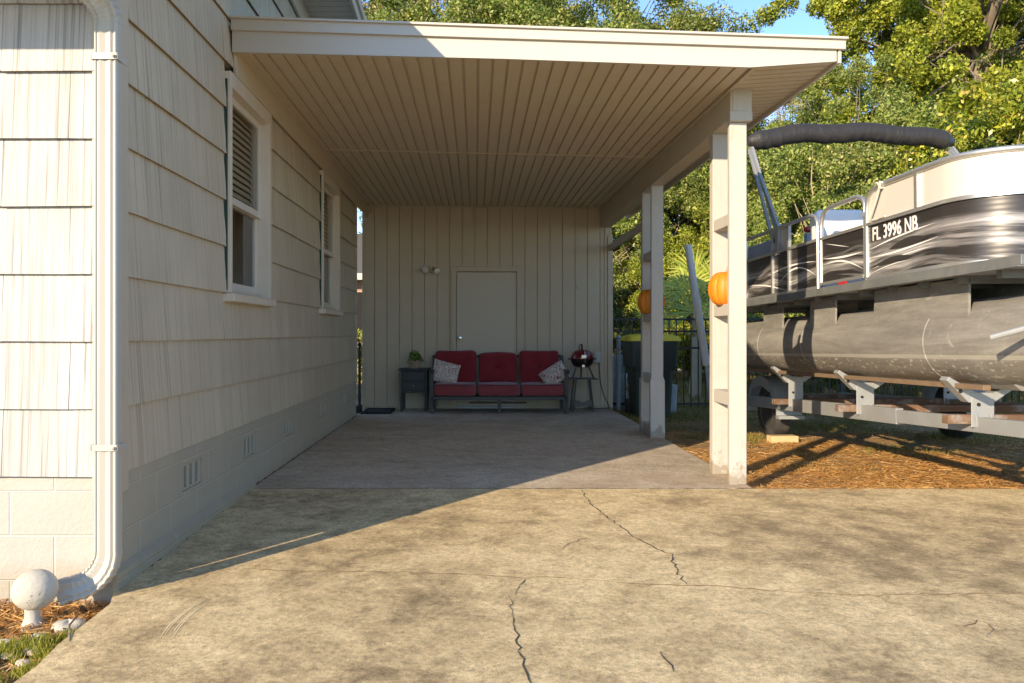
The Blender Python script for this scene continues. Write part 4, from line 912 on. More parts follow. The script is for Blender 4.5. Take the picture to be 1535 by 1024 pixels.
bow = plan(.014)
o = panel_strip(bow, Z1, ZM-.012).build('bow_fence', M['panel'], boat, local=True, smooth=True)
b = panel_strip(plan(.018), ZM+.012, ZT-.02); bb(b, 'cream_panel', 'panel_cream', o, smooth=True)
def sq(path, w, h):  # square rail along a horizontal plan path
    return lambda z: MB().sweep([(x, y, z) for x, y in path], lambda i: [(-w/2,-h/2),(w/2,-h/2),(w/2,h/2),(-w/2,h/2)])
for z in (.014, ZM): bb(sq(plan(.012), .032, .026)(z), 'rail', 'alu', o, smooth=True)
tp = [(.012, .0, .0), (.012, .0, .50), (.012, -.008, .58), (.012, -.035, .645), (.012, -.09, .685)] + [(x, y, ZT) for x, y in plan(.012)[1:]]
tp = tp[:5]+[(.012, -.2, .70)]+tp[5:]
b = MB(); b.tube(tp, .020, 12); bb(b, 'top_rail', 'alu', o, smooth=True)
for y in (-.68,): b = MB(); b.box2((-.004, y-.018, ZM+.014), (.028, y+.018, ZT-.015)); bb(b, 'stanchion', 'alu', o)
b = MB(); b.box2((.36, BF-.006, ZM+.014), (.40, BF+.028, ZT-.015)); bb(b, 'stanchion', 'alu', o)
for x_ in (1.25, BW-.32): b = MB(); b.box2((x_, BF-.006, .03), (x_+.04, BF+.028, ZT-.015)); bb(b, 'stanchion', 'alu', o)
b = MB(); b.box2((.0, -.012, .0), (.03, .024, .50)); bb(b, 'stanchion', 'alu', o)
# number
fc = bpy.data.curves.new('num', 'FONT'); fc.body = 'FL 3996 NB'; fc.size = .155; fc.extrude = .001; fc.space_character = 1.06
to = bpy.data.objects.new('num', fc); COL.objects.link(to); bpy.context.view_layer.update()
me = bpy.data.meshes.new_from_object(to.evaluated_get(bpy.context.evaluated_depsgraph_get())); bpy.data.objects.remove(to)
me.name = 'registration_number'; me.materials.append(M['decal_white'])
xmax = max(v.co.x for v in me.vertices); W_ = .60
bmt = bmesh.new()
for kx, ky, kz in ((0,0,0),(.006,0,.0005),(0,.004,.001),(.006,.004,.0015),(.003,.002,.002)):
    m2 = me.copy(); m2.transform(Matrix.Translation((kx, ky, kz))); bmt.from_mesh(m2); bpy.data.meshes.remove(m2)
bmt.to_mesh(me); bmt.free()
for v in me.vertices: x, y, z = v.co; v.co = (.0105-z, -.075-x*W_/xmax, .295+y*.93)
ro_ = bpy.data.objects.new('registration_number', me); COL.objects.link(ro_); ro_.parent = o
def swoosh(pts, wid, mat, parent, x=.011):
    mb = MB(); n = len(pts); L = []; Q = []
    for i, (y, z) in enumerate(pts):
        a = pts[max(i-1, 0)]; c_ = pts[min(i+1, n-1)]; ty, tz = c_[0]-a[0], c_[1]-a[1]; l = math.hypot(ty, tz) or 1
        w_ = wid*math.sin(math.pi*(i+.3)/(n-.4)); L.append((x, y-tz/l*w_, z+ty/l*w_)); Q.append((x, y+tz/l*w_, z-ty/l*w_))
    mb.add(L+Q, [(i, i+1, n+i+1, n+i) for i in range(n-1)]); return bb(mb, 'swoosh_decal', mat, parent)
def arc(y0, z0, y1, z1, bul, n=16): return [(y0+(y1-y0)*t, z0+(z1-z0)*t+bul*math.sin(math.pi*t)) for t in np.linspace(0, 1, n)]
for a in ((-.02,.235,-.88,.31,.012,.006),(-.02,.17,-.92,.215,-.012,.007),(-.03,.075,-.88,.16,.022,.004),(-.02,.045,-.60,.10,.015,.003)): swoosh(arc(*a[:5]), a[5], 'decal_white', o)
for a in ((-.32,.205,-.80,.23,.012,.030),(-.1,.10,-.62,.125,.012,.022)): swoosh(arc(*a[:5]), a[5], 'decal_dark', o, .0095)
# gate
gt = MB(); gt.box2((.02, .075, .05), (.03, .775, ZM-.012)); gate = bb(gt, 'gate', 'panel')
b = MB(); b.tube([(.022, .045, .03), (.022, .045, .52), (.022, .052, .60), (.022, .09, .655), (.022, .17, .68), (.022, .66, .68), (.022, .745, .655), (.022, .79, .60), (.022, .80, .52), (.022, .80, .03)], .018, 10); b.box2((.006, .06, .028), (.036, .79, .052)); b.box2((.006, .06, ZM-.012), (.036, .79, ZM+.012)); bb(b, 'gate_frame', 'alu', gate, smooth=True)
b = MB(); b.box2((-.004, .02, .50), (.035, .06, .535)); bb(b, 'latch', 'metal', gate)
for a in ((.08,.235,.77,.255,-.012,.008),(.08,.10,.76,.20,.05,.007),(.30,.30,.72,.38,.0,.003)): swoosh(arc(*a[:5]), a[5], 'decal_white', gate, .0195)
b = MB(); b.box2((.0, .33, .0065), (.012, .46, .026)); bb(b, 'reflector', 'red')
# aft fence
af = MB(); af.box2((.014, .86, Z1), (.026, ST-.05, ZM-.012)); aft = bb(af, 'aft_fence', 'panel')
b = MB(); b.tube([(.012, .845, .0), (.012, .845, .50), (.012, .853, .58), (.012, .89, .64), (.012, .97, .665), (.012, ST-.15, .665), (.012, ST-.06, .63), (.012, ST-.05, .55), (.012, ST-.05, .0)], .018, 10); b.box2((.0, .86, ZM-.013), (.03, ST-.06, ZM+.013)); b.box2((.0, .86, .001), (.03, ST-.06, .027)); bb(b, 'rail', 'alu', aft, smooth=True)
for y in (1.46, 1.86, 2.6): b = MB(); b.box2((.0, y-.016, .03), (.027, y+.016, .65)); bb(b, 'stanchion', 'alu', aft)
b = MB(); b.box2((.028, 1.49, ZM+.014), (.034, 1.83, .645)); bb(b, 'mesh_panel', 'panel_cream', aft)
for a in ((.90,.25,2.0,.22,.03,.008),(.88,.12,1.75,.10,.12,.008),(1.5,.03,2.6,.16,.03,.007)): swoosh(arc(*a[:5]), a[5], 'decal_white', aft, .0125)
# far side and stern fence
b = MB(); b.box2((BW-.026, BF+.3, Z1), (BW-.014, ST-.05, ZM)); b.box2((.06, ST-.062, Z1), (BW-.06, ST-.05, ZM)); ff_ = bb(b, 'far_fence', 'panel_cream')
b = MB(); b.tube([(BW-.012, BF+.3, .68), (BW-.012, ST-.05, .66), (.06, ST-.05, .66)], .018, 8); bb(b, 'rail', 'alu', ff_)
# seats
def seat(x0, x1, y0, y1, back, mat):
    b = MB(); b.superell(((x0+x1)/2, (y0+y1)/2, .20), (x1-x0, y1-y0, .40), .14, .14, 36, 18); s_ = bb(b, 'bench_seat', mat, smooth=True, angle=60)
    b = MB(); b.superell(back[0], back[1], .22, .22, 40, 22, Matrix.Rotation(back[2], 4, 'Y') @ Matrix.Rotation(back[3], 4, 'X')); bb(b, 'seat_back', mat, s_, smooth=True, angle=60); return s_
seat(.45, 1.15, .05, .75, ((.95, .35, .60), (.60, .78, .52), R(6), 0), 'vinyl_white')
seat(.10, .62, 1.0, 1.55, ((.34, 1.15, .52), (.46, .17, .44), 0, R(-8)), 'vinyl_white')
seat(.10, .70, 2.1, 3.3, ((.22, 2.7, .48), (.16, 1.1, .30), 0, 0), 'vinyl_grey')
seat(1.6, 2.35, .4, 3.2, ((2.25, 1.8, .50), (.2, 2.6, .30), 0, 0), 'vinyl_grey')
b = MB(); b.superell((.97, .40, .80), (.42, .60, .14), .25, .25, 32, 16); bb(b, 'seat_top_shade', 'vinyl_grey', smooth=True, angle=60)  # grey cap puts the shade on the white seat top into colour
b = MB(); b.box2((.30, 1.72, .0), (.42, 1.80, .62)); bb(b, 'console_post', 'vinyl_grey', bevel=.01); b = MB(); b.superell((.36, 1.76, .66), (.14, .10, .06), .6, .6); bb(b, 'throttle', 'red', smooth=True)
# bimini
arch = []
pL = (.0, 2.50, 1.745); pR = (2.48, 2.86, 1.845)
for t in np.linspace(0, 1, 150):
    arch.append((pL[0]+(pR[0]-pL[0])*t, pL[1]+(pR[1]-pL[1])*t, pL[2]+(pR[2]-pL[2])*t - .02 + .10*(1-abs(2*t-1)**2.2)))
rw = random.Random(3); wr = [rw.uniform(0, 6.28) for _ in range(6)]
fold = [rw.uniform(0, 1) for _ in range(60)]
def bring(i):
    k_ = 36; e = min(1, .45+.08*min(i, 149-i)); out = []
    for j in range(k_):
        a = 2*math.pi*j/k_; lo = max(0, -math.sin(a)+.25)
        x = i*.29+.35*math.sin(a*1.0+fold[i//4 % 60]); w_ = abs(math.sin(x+2.1*math.sin(i*.071)))**3*(.4+.6*fold[(i//11) % 60])
        r_ = 1+.10*lo*(w_-.35)+.006*math.sin(i*.9+a*3)
        out.append((.095*e*r_*math.cos(a), .104*e*r_*math.sin(a)+(-.012*math.sin(i*.13))))
    return out
b = MB(); b.sweep(arch, bring); bim = bb(b, 'bimini_boot', 'canvas_boot', smooth=True, angle=50)
for i_ in (1, 38):
    pass
for x, e in ((.0, arch[1]), (2.48, arch[-4])):
    for dy, k in ((0, 0), (.075, 1), (-.07, 2)):
        b = MB(); b.beam((x+.02, 1.72+dy, .44 if k else .66), (e[0]+.02, e[1]+dy*.6, e[2]-.08), .028, .028, (1,0,0)); bb(b, 'bimini_leg', 'metal', bim)
b = MB(); b.box2((-.004, 1.69, .40), (.03, 1.76, .70)); bb(b, 'bimini_bracket', 'metal', bim)
b = MB(); b.tube([(.02, 1.80, .64), (.03, 1.9, .40), (.03, 1.95, .12)], .008, 6); bb(b, 'strap', 'canvas', bim)
# mooring rope hanging on the bow rail
rp = [(.012-.012, -.145, .70), (-.014, -.20, .715), (-.016, -.235, .69)]+[(-.012, -.235+.17*t**1.2, .69-.25*t+.0) for t in np.linspace(.1, 1, 12)]
b = MB(); b.tube(rp, .0085, 8); b.tube([(.012, -.26, .70), (-.016, -.245, .715), (-.012, -.235, .67), (.02, -.23, .675)], .012, 8); b.tube([(-.012, -.12, .45), (-.01, -.18, .445), (-.012, -.3, .452)], .008, 6)
tag(b.build('rope', M['rope'], smooth=True, local=True), 'white braided rope looped over the bow rail of the pontoon boat', 'rope')
rope = bpy.data.objects['rope']; rope.location = boat.location; rope.rotation_euler = boat.rotation_euler

# ------------------------------------------------------------------ trailer
tr = thing('boat_trailer', 'galvanised boat trailer with rusty cross bars carrying the pontoon boat', 'trailer', (3.3, 7.5, -.075))
TX, TX2 = 3.30, 4.95
def tz(y): return .347+(9.17-y)*.047
for x in (TX, TX2):
    b = MB(); b.beam((x, 11.0, tz(11.0)), (x, 6.3, tz(6.3)), .06, .125); b.beam((x, 6.3, tz(6.3)), (x+(.0 if x < 4 else -.0), 4.2, tz(4.2)), .06, .10); b.build('frame_rail', M['metal'], tr, bevel=.004)
    for sx in (-.19, .12):
        b = MB(); b.beam((x+.05+sx, 10.3, .690), (x+.05+sx, 5.0, .790), .05, .034); b.build('bunk', M['bunk'], tr, bevel=.004)
cys = (5.35, 6.95, 8.45, 10.4)
for y in cys:
    z = tz(y)+.035
    b = MB(); b.beam((TX-.20, y, z), (TX2+.2, y, z), .075, .06); b.build('cross_bar', M['rust'], tr, bevel=.004)
    for x in (TX+.02, TX2-.02):
        z1 = .655+(10.3-y)*.019
        b = MB(); b.box2((x-.075, y-.052, z-.05), (x+.075, y-.044, z1-.01)); b.prism([(x-.235, y-.05, z1+.07), (x-.09, y-.05, z1-.075), (x+.06, y-.05, z1-.085), (x+.20, y-.05, z1+.01), (x+.18, y-.05, z1+.04), (x+.05, y-.05, z1-.02), (x-.05, y-.05, z1-.005), (x-.22, y-.05, z1+.095)], (0, .09, 0)); bk_ = b.build('bunk_bracket', M['metal'], tr, bevel=.003)
        b = MB()
        for q, zz in ((-.03, z+.10), (-.15, z1+.0)):
            bo = MB(); bo.lathe([(.012, 0), (.012, .006), (.006, .010)], (x+q, y-.053, zz), 8, Matrix.Rotation(R(90), 4, 'X')); bo.build('bolt_head', M['dark'], bk_)
        b.tube([(x-.05, y-.06, z+.04), (x-.05, y-.07, z-.045), (x+.05, y-.07, z-.045), (x+.05, y-.06, z+.04)], .007, 6); b.build('u_bolt', M['metal'], bk_)
def wheel(x, y):
    m = Matrix.Rotation(R(90), 4, 'Y'); cz = .322-.075
    b = MB(); b.lathe([(.19, -.085), (.27, -.095), (.31, -.08), (.322, -.05), (.322, .05), (.31, .08), (.27, .095), (.19, .085)], (x, y, cz), 40, m); w_ = b.build('tyre', M['rubber'], tr, smooth=True)
    b = MB(); b.lathe([(.03, -.055), (.06, -.06), (.075, -.035), (.15, -.030), (.17, -.06), (.192, -.088), (.195, .08), (.0, .07)], (x, y, cz), 30, m)
    for k in range(8): a = k*math.pi/4; b.box((x-.045, y+.115*math.cos(a), cz+.115*math.sin(a)), (.018, .03, .03))
    b.build('rim', M['rim'], w_, smooth=True)
for y in (9.28,):
    for x in (3.42, 5.5): wheel(x, y)
for x in (3.42, 5.5):
    b = MB(); pts = []
    for t in np.linspace(0, math.pi, 15): pts.append((9.28+.47*math.cos(t)*1.0, .20+.44*math.sin(t)**.8))
    vs = [(x-.15, a, z) for a, z in pts]+[(x+.13, a, z) for a, z in pts]+[(x-.15, a, z-.05) for a, z in pts]
    n = len(pts); b.add(vs, [(i, i+1, n+i+1, n+i) for i in range(n-1)]+[(i+1, i, 2*n+i, 2*n+i+1) for i in range(n-1)]); b.prism([(x-.152, a, z) for a, z in pts if z > .34]+[(x-.152, 9.28-.36, .345), (x-.152, 9.28-.30, .47), (x-.152, 9.28, .53), (x-.152, 9.28+.30, .47), (x-.152, 9.28+.36, .345)], (-.004, 0, 0)); b.box2((x-.15, 8.74, .20), (x+.13, 8.83, .235)); fo_ = b.build('fender', M['metal'], tr, smooth=True, angle=50)
gp_ = [P(1064, 600, 10.6), P(1059, 548, 10.6)]; gt_ = P(1031, 367, 10.6)
b = MB(); b.tube([(3.25, 10.6, .30), (gp_[0].x+.05, 10.6, .25), gp_[0], gp_[1]+Vector((-.003, 0, .05))], .024, 10); gpole = b.build('guide_pole', M['metal'], tr, smooth=True)
mid = gp_[1].lerp(gt_, .52)
b = MB(); b.tube([gp_[1], mid], .050, 14); b.tube([mid-(gt_-gp_[1]).normalized()*.04, mid+(gt_-gp_[1]).normalized()*.05], .057, 14); b.tube([mid, gt_], .047, 14); b.tube([gt_-(gt_-gp_[1]).normalized()*.06, gt_], .053, 14); b.build('pipe_sleeve', M['pvc'], gpole, smooth=True)
b = MB(); b.tube([P(1486, 506, 4.62), P(1535, 493, 4.50), P(1640, 466, 4.25)], .018, 10); b.beam(P(1640, 466, 4.25), (3.35, 4.25, tz(4.25)), .05, .05, (0,1,0)); b.build('bow_guide', M['metal'], tr, smooth=True)
b = MB(); b.beam((TX, 4.2, tz(4.2)), (4.12, 2.2, .60), .06, .10); b.beam((TX2, 4.2, tz(4.2)), (4.12, 2.2, .60), .06, .10); b.box2((4.07, 2.0, -.07), (4.17, 2.1, .7)); b.build('tongue', M['metal'], tr)
b = MB(); b.box((3.37, 8.90, -.035), (.30, .14, .08), (0, 0, R(4))); tag(b.build('wood_block', M['wood'], bevel=.004), 'short yellow lumber block on the ground by the trailer wheel', 'wood block')

# ------------------------------------------------------------------ bin, tubs, fence, gate post
bn = thing('trash_bin', 'dark green wheeled trash bin with yellow lid behind the rear post', 'trash bin', (2.52, 11.75, -.075))
def rrect(cx, cy, hx, hy, z, r=.06, n=5):
    o = []
    for sx, sy, a0 in ((1,1,0),(-1,1,90),(-1,-1,180),(1,-1,270)):
        for k in range(n): a = R(a0+90*k/(n-1)); o.append(Vector((cx+sx*(hx-r)+r*math.cos(a), cy+sy*(hy-r)+r*math.sin(a), z)))
    return o
bx, by = 2.52, 11.75
b = MB(); b.loft([rrect(bx, by, hx, hy, z) for hx, hy, z in ((.24, .26, -.07), (.255, .28, .10), (.28, .31, .60), (.335, .345, .66), (.345, .355, .96), (.355, .36, .99), (.355, .36, 1.02))]); b.build('body', M['bin_green'], bn, smooth=True, angle=30)
b = MB(); b.loft([rrect(bx, by, hx, hy, z) for hx, hy, z in ((.375, .38, 1.021), (.375, .38, 1.05), (.35, .36, 1.085), (.25, .28, 1.115), (.05, .05, 1.12))]); b.build('lid', M['bin_lid'], bn, smooth=True, angle=30)
for sx in (-1, 1): b = MB(); b.lathe([(.10, -.03), (.115, -.02), (.115, .02), (.10, .03)], (bx+sx*.26, by+.29, .045), 20, Matrix.Rotation(R(90), 4, 'Y')); b.build('wheel', M['rubber'], bn, smooth=True)
for (x, y, nst, lab) in ((2.22, 12.95, 3, 'stack of pale blue plastic tubs behind the fence left of the trash bin'), (2.96, 12.35, 1, 'single pale plastic tub on the ground right of the trash bin')):
    tb_ = thing('plastic_tub', lab, 'tub', (x, y, -.075))
    for k in range(nst):
        b = MB(); w_ = .17 if nst > 1 else .07; hh = .28 if nst > 1 else .42
        b.loft([rrect(x, y, w_*q, .2*q, -.07+k*(hh+.004)+z*hh, .03) for q, z in ((.86, 0), (.96, .8), (1.0, .82), (1.0, 1.0))]); b.build('tub', M['tub'], tb_, smooth=True, angle=30)
def fence(name, label, p0, p1, h, group=None):
    p0 = Vector(p0); p1 = Vector(p1); L = (p1-p0).length; t = (p1-p0)/L; root = thing(name, label, 'fence', p0, group)
    b = MB()
    for z in (.10, h-.46, h-.20, h-.01): b.beam(p0+Vector((0,0,z)), p1+Vector((0,0,z)), .028, .032)
    k = int(L/.115)
    for i in range(k): q = p0+t*(i+.5)*L/k; b.beam(q+Vector((0,0,.04)), q+Vector((0,0,h-.012)), .017, .017, (t.y, -t.x, 0))
    b.build('picket_panel', M['black_metal'], root)
    for i in range(int(L/1.85)+1): b = MB(); q = p0+t*min(i*1.85, L-.01); b.box2((q.x-.025, q.y-.025, q.z-.02), (q.x+.025, q.y+.025, q.z+h+.05)); b.prism([(q.x-.032, q.y-.032, q.z+h+.05), (q.x+.032, q.y-.032, q.z+h+.05), (q.x+.032, q.y+.032, q.z+h+.05), (q.x-.032, q.y+.032, q.z+h+.05)], (0, 0, .02)); b.build('post', M['black_metal'], root)
fence('metal_fence', 'black metal picket fence behind the bin and the boat', (2.06, 12.75, -.08), (13.0, 12.75, -.08), 1.44)
b = MB(); b.tube([(2.19, 12.45, -.08), (2.19, 12.45, 1.05)], .034, 14); b.superell((2.19, 12.45, 1.07), (.085, .085, .06), 1, 1, 16, 10); b.tube([(2.19, 12.40, .9), (2.19, 12.36, .88)], .02, 8)
tag(b.build('gate_post', M['gate_post'], smooth=True), 'grey round gate post between the shed corner and the trash bin', 'post')
b = MB(); b.box2((-1.695, 11.60, -.01), (-1.66, 11.64, .93)); b.superell((-1.678, 11.62, .965), (.06, .06, .07), 1, 1, 14, 10); b.box2((-1.75, 11.50, -.01), (-1.655, 11.75, .10))
tag(b.build('gate_post', M['black_metal']), 'black gate post with ball cap in the gap between house and shed', 'post')

# ------------------------------------------------------------------ trees
def crown_points(lobes, n, lump, nclus):
    """leaf positions: clumps spread over the shells of several ellipsoids"""
    w_ = np.array([l[3]*l[4]*l[5] for l in lobes])**.67; w_ = w_/w_.sum(); cl = []
    for l, q in zip(lobes, w_):
        k = max(3, int(nclus*q)); dirs = unit(rng.normal(size=(k, 3))); r_ = rng.uniform(.45, 1.02, (k, 1))**.6
        cl.append(np.array(l[:3]) + dirs*r_*np.array(l[3:6]))
    cl = np.concatenate(cl); rad = lump*rng.uniform(.5, 1.3, len(cl))
    idx = rng.integers(0, len(cl), n); dirs = unit(rng.normal(size=(n, 3))*np.array([1, 1, .75])); rr = (rng.random((n, 1))**.45)*rad[idx][:, None]
    return cl[idx] + dirs*rr, cl
def make_tree(name, label, cat, h, lobes, n, leaf, lump, nclus, mat, trunk_r, group, ntwig=60, aspect=.5, barkm='bark', fork=.45):
    root = thing(name, label, cat, (0, 0, 0), group)
    pts, cl = crown_points(lobes, n, lump, nclus)
    quads_obj('crown', leaf_quads(pts, leaf, (-.25, -.35, .45), aspect), M[mat], root)
    mb = MB(); top = Vector((random.uniform(-.3, .3), random.uniform(-.3, .3), h*.72)); fk = Vector((0, 0, h*fork))
    path = [Vector((0, 0, -.2)), Vector((.05, 0, h*.12)), Vector((random.uniform(-.15, .15), .05, h*.28)), fk, fk.lerp(top, .5)+Vector((.1, .1, 0)), top]
    mb.tube(path, [trunk_r*1.35, trunk_r, trunk_r*.85, trunk_r*.7, trunk_r*.42, trunk_r*.12], 10)
    ix = rng.choice(len(cl), min(ntwig, len(cl)), replace=False)
    for i, k in enumerate(ix):
        e = Vector(cl[k]); t = random.uniform(.15, 1); s0 = fk.lerp(top, t*.8) if e.z > fk.z else Vector((0, 0, max(h*.08, e.z*.6)))
        md = s0.lerp(e, .5)+Vector((random.uniform(-.3, .3), random.uniform(-.3, .3), random.uniform(-.1, .35)))*.05*h
        r0 = trunk_r*(.30 if i < 12 else .12)
        q1 = s0.lerp(md, .5)+Vector((random.gauss(0, 1), random.gauss(0, 1), random.gauss(0, .6)))*.012*h; q2 = md.lerp(e, .5)+Vector((random.gauss(0, 1), random.gauss(0, 1), random.gauss(0, .6)))*.012*h
        mb.tube([s0, q1, md, q2, e], [r0, r0*.8, r0*.6, r0*.4, r0*.15], 5)
    mb.build('trunk', M[barkm], root, smooth=True, angle=60); return root
def place(root, px, d, label, s=1.0, rz=None, first=False):
    loc = ((px-VX)/F*d, d, -.08); rz = random.uniform(0, 6.28) if rz is None else rz
    if first: root.location = loc; root.rotation_euler = (0, 0, rz); root.scale = (s,)*3; root['label'] = label; return root
    return dup(root, loc, rz, label, s)
oak_l = [(0, 0, 9.2, 3.0, 3.0, 2.6), (-2.2, .6, 7.6, 2.4, 2.4, 2.0), (2.3, -.5, 7.4, 2.5, 2.4, 2.1), (.4, 2.2, 7.2, 2.3, 2.2, 2.1), (-.4, -2.2, 6.8, 2.4, 2.3, 2.2), (1.2, .4, 4.9, 2.2, 2.2, 1.7), (-1.5, -.6, 4.6, 2.2, 2.2, 1.8)]
oak = make_tree('oak_tree', '', 'tree', 11.8, oak_l, 185000, .072, .42, 230, 'leaf_oak', .24, 'trees behind the carport and boat', 130, .55)
yel_l = [(0, 0, 10.0, 2.6, 2.6, 2.6), (-1.8, .4, 8.0, 2.1, 2.1, 2.0), (1.9, -.5, 8.3, 2.1, 2.1, 2.0), (.2, -1.6, 6.6, 2.1, 2.0, 1.8), (.6, 1.4, 6.4, 2.0, 2.0, 1.8)]
yel = make_tree('oak_tree', '', 'tree', 12.4, yel_l, 145000, .074, .42, 170, 'leaf_yellow', .26, 'trees behind the carport and boat', 90, .55)
tan_l = [(0, 0, 9.5, 3.0, 3.0, 3.2), (-2.0, 0, 7.5, 2.2, 2.2, 2.2), (2.0, .5, 7.8, 2.2, 2.2, 2.2)]
tan = make_tree('oak_tree', '', 'tree', 12.6, tan_l, 46000, .078, .5, 150, 'leaf_tan', .22, 'trees behind the carport and boat', 150, .5, 'twig')
sh_l = [(0, 0, 2.9, 1.5, 1.5, 1.5), (-1.0, .2, 1.9, 1.2, 1.2, 1.3), (1.1, -.2, 2.0, 1.2, 1.2, 1.3), (0, -.6, 1.2, 1.3, 1.1, 1.0), (.3, .3, 4.0, 1.0, 1.0, .9)]
shr = make_tree('understory_tree', '', 'tree', 4.6, sh_l, 90000, .054, .28, 130, 'leaf_oak', .09, 'leafy small trees behind the fence', 70, .55, 'twig', .2)
shg = make_tree('understory_tree', '', 'tree', 4.6, sh_l, 62000, .062, .28, 130, 'leaf_yellow', .09, 'leafy small trees behind the fence', 60, .55, 'twig', .2)
mag_l = [(0, 0, 3.9, 1.5, 1.5, 1.7), (-.9, .1, 2.9, 1.2, 1.2, 1.4), (.9, 0, 3.0, 1.2, 1.2, 1.4), (0, -.5, 1.6, 1.3, 1.2, 1.1)]
mag = make_tree('broadleaf_tree', '', 'tree', 5.4, mag_l, 32000, .092, .34, 120, 'leaf_gloss', .11, 'broad leaved trees behind the boat', 40, .48, 'twig', .25)
drk = make_tree('understory_tree', '', 'tree', 4.6, sh_l, 60000, .066, .38, 120, 'leaf_dark', .10, 'leafy small trees behind the fence', 50, .5, 'bark', .2)
place(tan, 585, 27, 'thin tan leaved tree with bare branches above the house end of the carport roof', 1.0, first=True)
place(oak, 735, 25, 'tall green oak showing above the middle of the carport roof', 1.12, first=True)
place(oak, 905, 24, 'tall green oak above the carport roof between the middle and the open sky', 1.10)
place(oak, 985, 23, 'olive oak beside the patch of open sky', .88)
place(oak, 820, 28, 'far green oak filling the canopy above the middle of the fascia', 1.22)
place(oak, 690, 31, 'far green oak rising highest behind the left half of the fascia', 1.32)
place(oak, 640, 27, 'far green oak above the left end of the carport fascia', 1.25)
place(oak, 1165, 22, 'olive oak rising behind the corner of the carport roof', .76)
place(tan, 1170, 30, 'thin tan leaved tree showing against the open sky patch', .86)
place(yel, 1385, 22, 'tall yellow green tree right of the open sky patch', 1.12, first=True)
place(yel, 1475, 19, 'tall yellow green tree with dark trunk at the far right', 1.05, 2.2)
place(yel, 1500, 24, 'far yellow green tree behind the dark trunk at the far right', 1.2, .6)
place(oak, 1275, 18.5, 'green oak above the black boat cover', .64)
place(oak, 1590, 21, 'green oak at the right edge of the photo', 1.0)
place(mag, 1490, 12.9, 'glossy broad leaved tree behind the bow of the boat', .92, first=True)
place(mag, 1400, 14.6, 'glossy broad leaved tree behind the bimini end', .86)
place(shr, 1190, 17.5, 'leafy olive small tree right of the front column', 1.05, first=True)
place(shr, 1245, 15.2, 'leafy olive small tree under the middle of the black boat cover', 1.05)
place(shr, 1330, 15.6, 'leafy olive small tree behind the white boat seat', 1.12)
place(shr, 1040, 23, 'leafy olive small tree above the leaning grey pipe', 1.45)
place(shg, 1000, 20.5, 'yellow green small tree behind the fence between the columns', .80, first=True)
place(shg, 1070, 20.0, 'yellow green small tree behind the fence and front column', .92)
place(drk, 903, 16.5, 'dark leafy small tree between the shed corner and rear column', .52, first=True)
place(shr, 978, 22.5, 'tall olive small tree behind the rear column', 1.45)
place(shr, 1450, 15.5, 'leafy olive small tree low behind the bow', .95)
place(shg, 1215, 18.5, 'yellow green small tree under the bimini leg', 1.15)
place(oak, 1105, 30, 'far olive oak between the columns', .72)
place(shg, 1025, 21.5, 'yellow green small tree low behind the fan palm', .62)
place(shr, 870, 26, 'olive small tree far behind the shed', 1.6)
# fan palm
pm = thing('fan_palm', 'small fan palm with pointed green leaves behind the fence', 'palm', ((1042-VX)/F*15.4, 15.4, -.08)); pm.scale = (1.15,)*3
def fan(c, ax, up, R0, k=26):
    c = np.array(c); ax = unit(np.array(ax, float)); up = unit(np.array(up, float)-ax*np.dot(up, ax)); V_ = []
    for a in np.linspace(-2.1, 2.1, k):
        dr_ = up*math.cos(a)+np.cross(ax, up)*math.sin(a)+ax*random.uniform(-.12, .12); sd = np.cross(ax, dr_)*.020; L = R0*random.uniform(.85, 1.08)
        V_.append([c, c+dr_*L*.55+sd, c+dr_*L+np.array([0, 0, -.10*L]), c+dr_*L*.55-sd])
    return np.array(V_)
Vp = []; stm = MB(); base = (0, 0, .5)
stm.tube([(0, 0, 0), (.02, 0, .5), (0, 0, 1.0)], [.11, .09, .08], 8)
for (ox, oy, oz), up in (((-.15, -.1, 1.35), (-.3, 0, 1)), ((-.50, -.05, 1.10), (-1, 0, .35)), ((.35, .05, 1.45), (.6, 0, 1)), ((.55, 0, 1.05), (1, 0, .25)), ((-.1, -.25, .98), (-.1, 0, 1)), ((.05, .2, 1.65), (.1, 0, 1))):
    oz += .42; Vp.append(fan((ox, oy, oz), (ox*.6, -1, .35), up, .58)); stm.tube([(0, 0, .95), (ox*.5, oy*.5, oz*.75), (ox, oy, oz)], .012, 5)
quads_obj('crown', np.concatenate(Vp), M['palm'], pm); stm.build('trunk', M['twig'], pm, local=True)
# hedge seen through the gap
hd = thing('hedge', 'bright green hedge seen through the gap between house and shed', 'hedge', (-3.0, 20, -.08))
C = rng.uniform(-1, 1, (9000, 3))*np.array([1.6, .5, .62])+np.array([0, 0, .66]); quads_obj('foliage', leaf_quads(C, .09), M['leaf_yellow'], hd)
b = MB(); [b.tube([(x, 0, 0), (x+.05, .1, .9)], .02, 5) for x in np.linspace(-1.4, 1.4, 8)]; b.build('stems', M['bark'], hd, local=True)
bh = thing('brick_house', 'brick neighbour house seen through the gap between house and shed', 'house', (-4.0, 24, -.08))
b = MB(); b.box2((-9, 23, -.08), (-1.5, 30, 2.75)); b.build('wall', M['brick'], bh)
b = MB(); b.prism([(-9.4, 22.5, 2.75), (-9.4, 30.5, 2.75), (-9.4, 26.5, 4.4)], (8.4, 0, 0)); b.build('roof', M['shingle'], bh)
b = MB(); b.box2((-3.95, 22.97, 1.2), (-2.9, 22.995, 2.3)); b.build('window', M['dark'], bh); b = MB(); b.box2((-9.3, 22.42, 2.62), (-1.2, 22.49, 2.80)); b.build('fascia', M['far_wall'], bh)
ch_ = thing('cream_house', 'small cream building beyond the fence between shed corner and rear column', 'house', (3.6, 25, -.08))
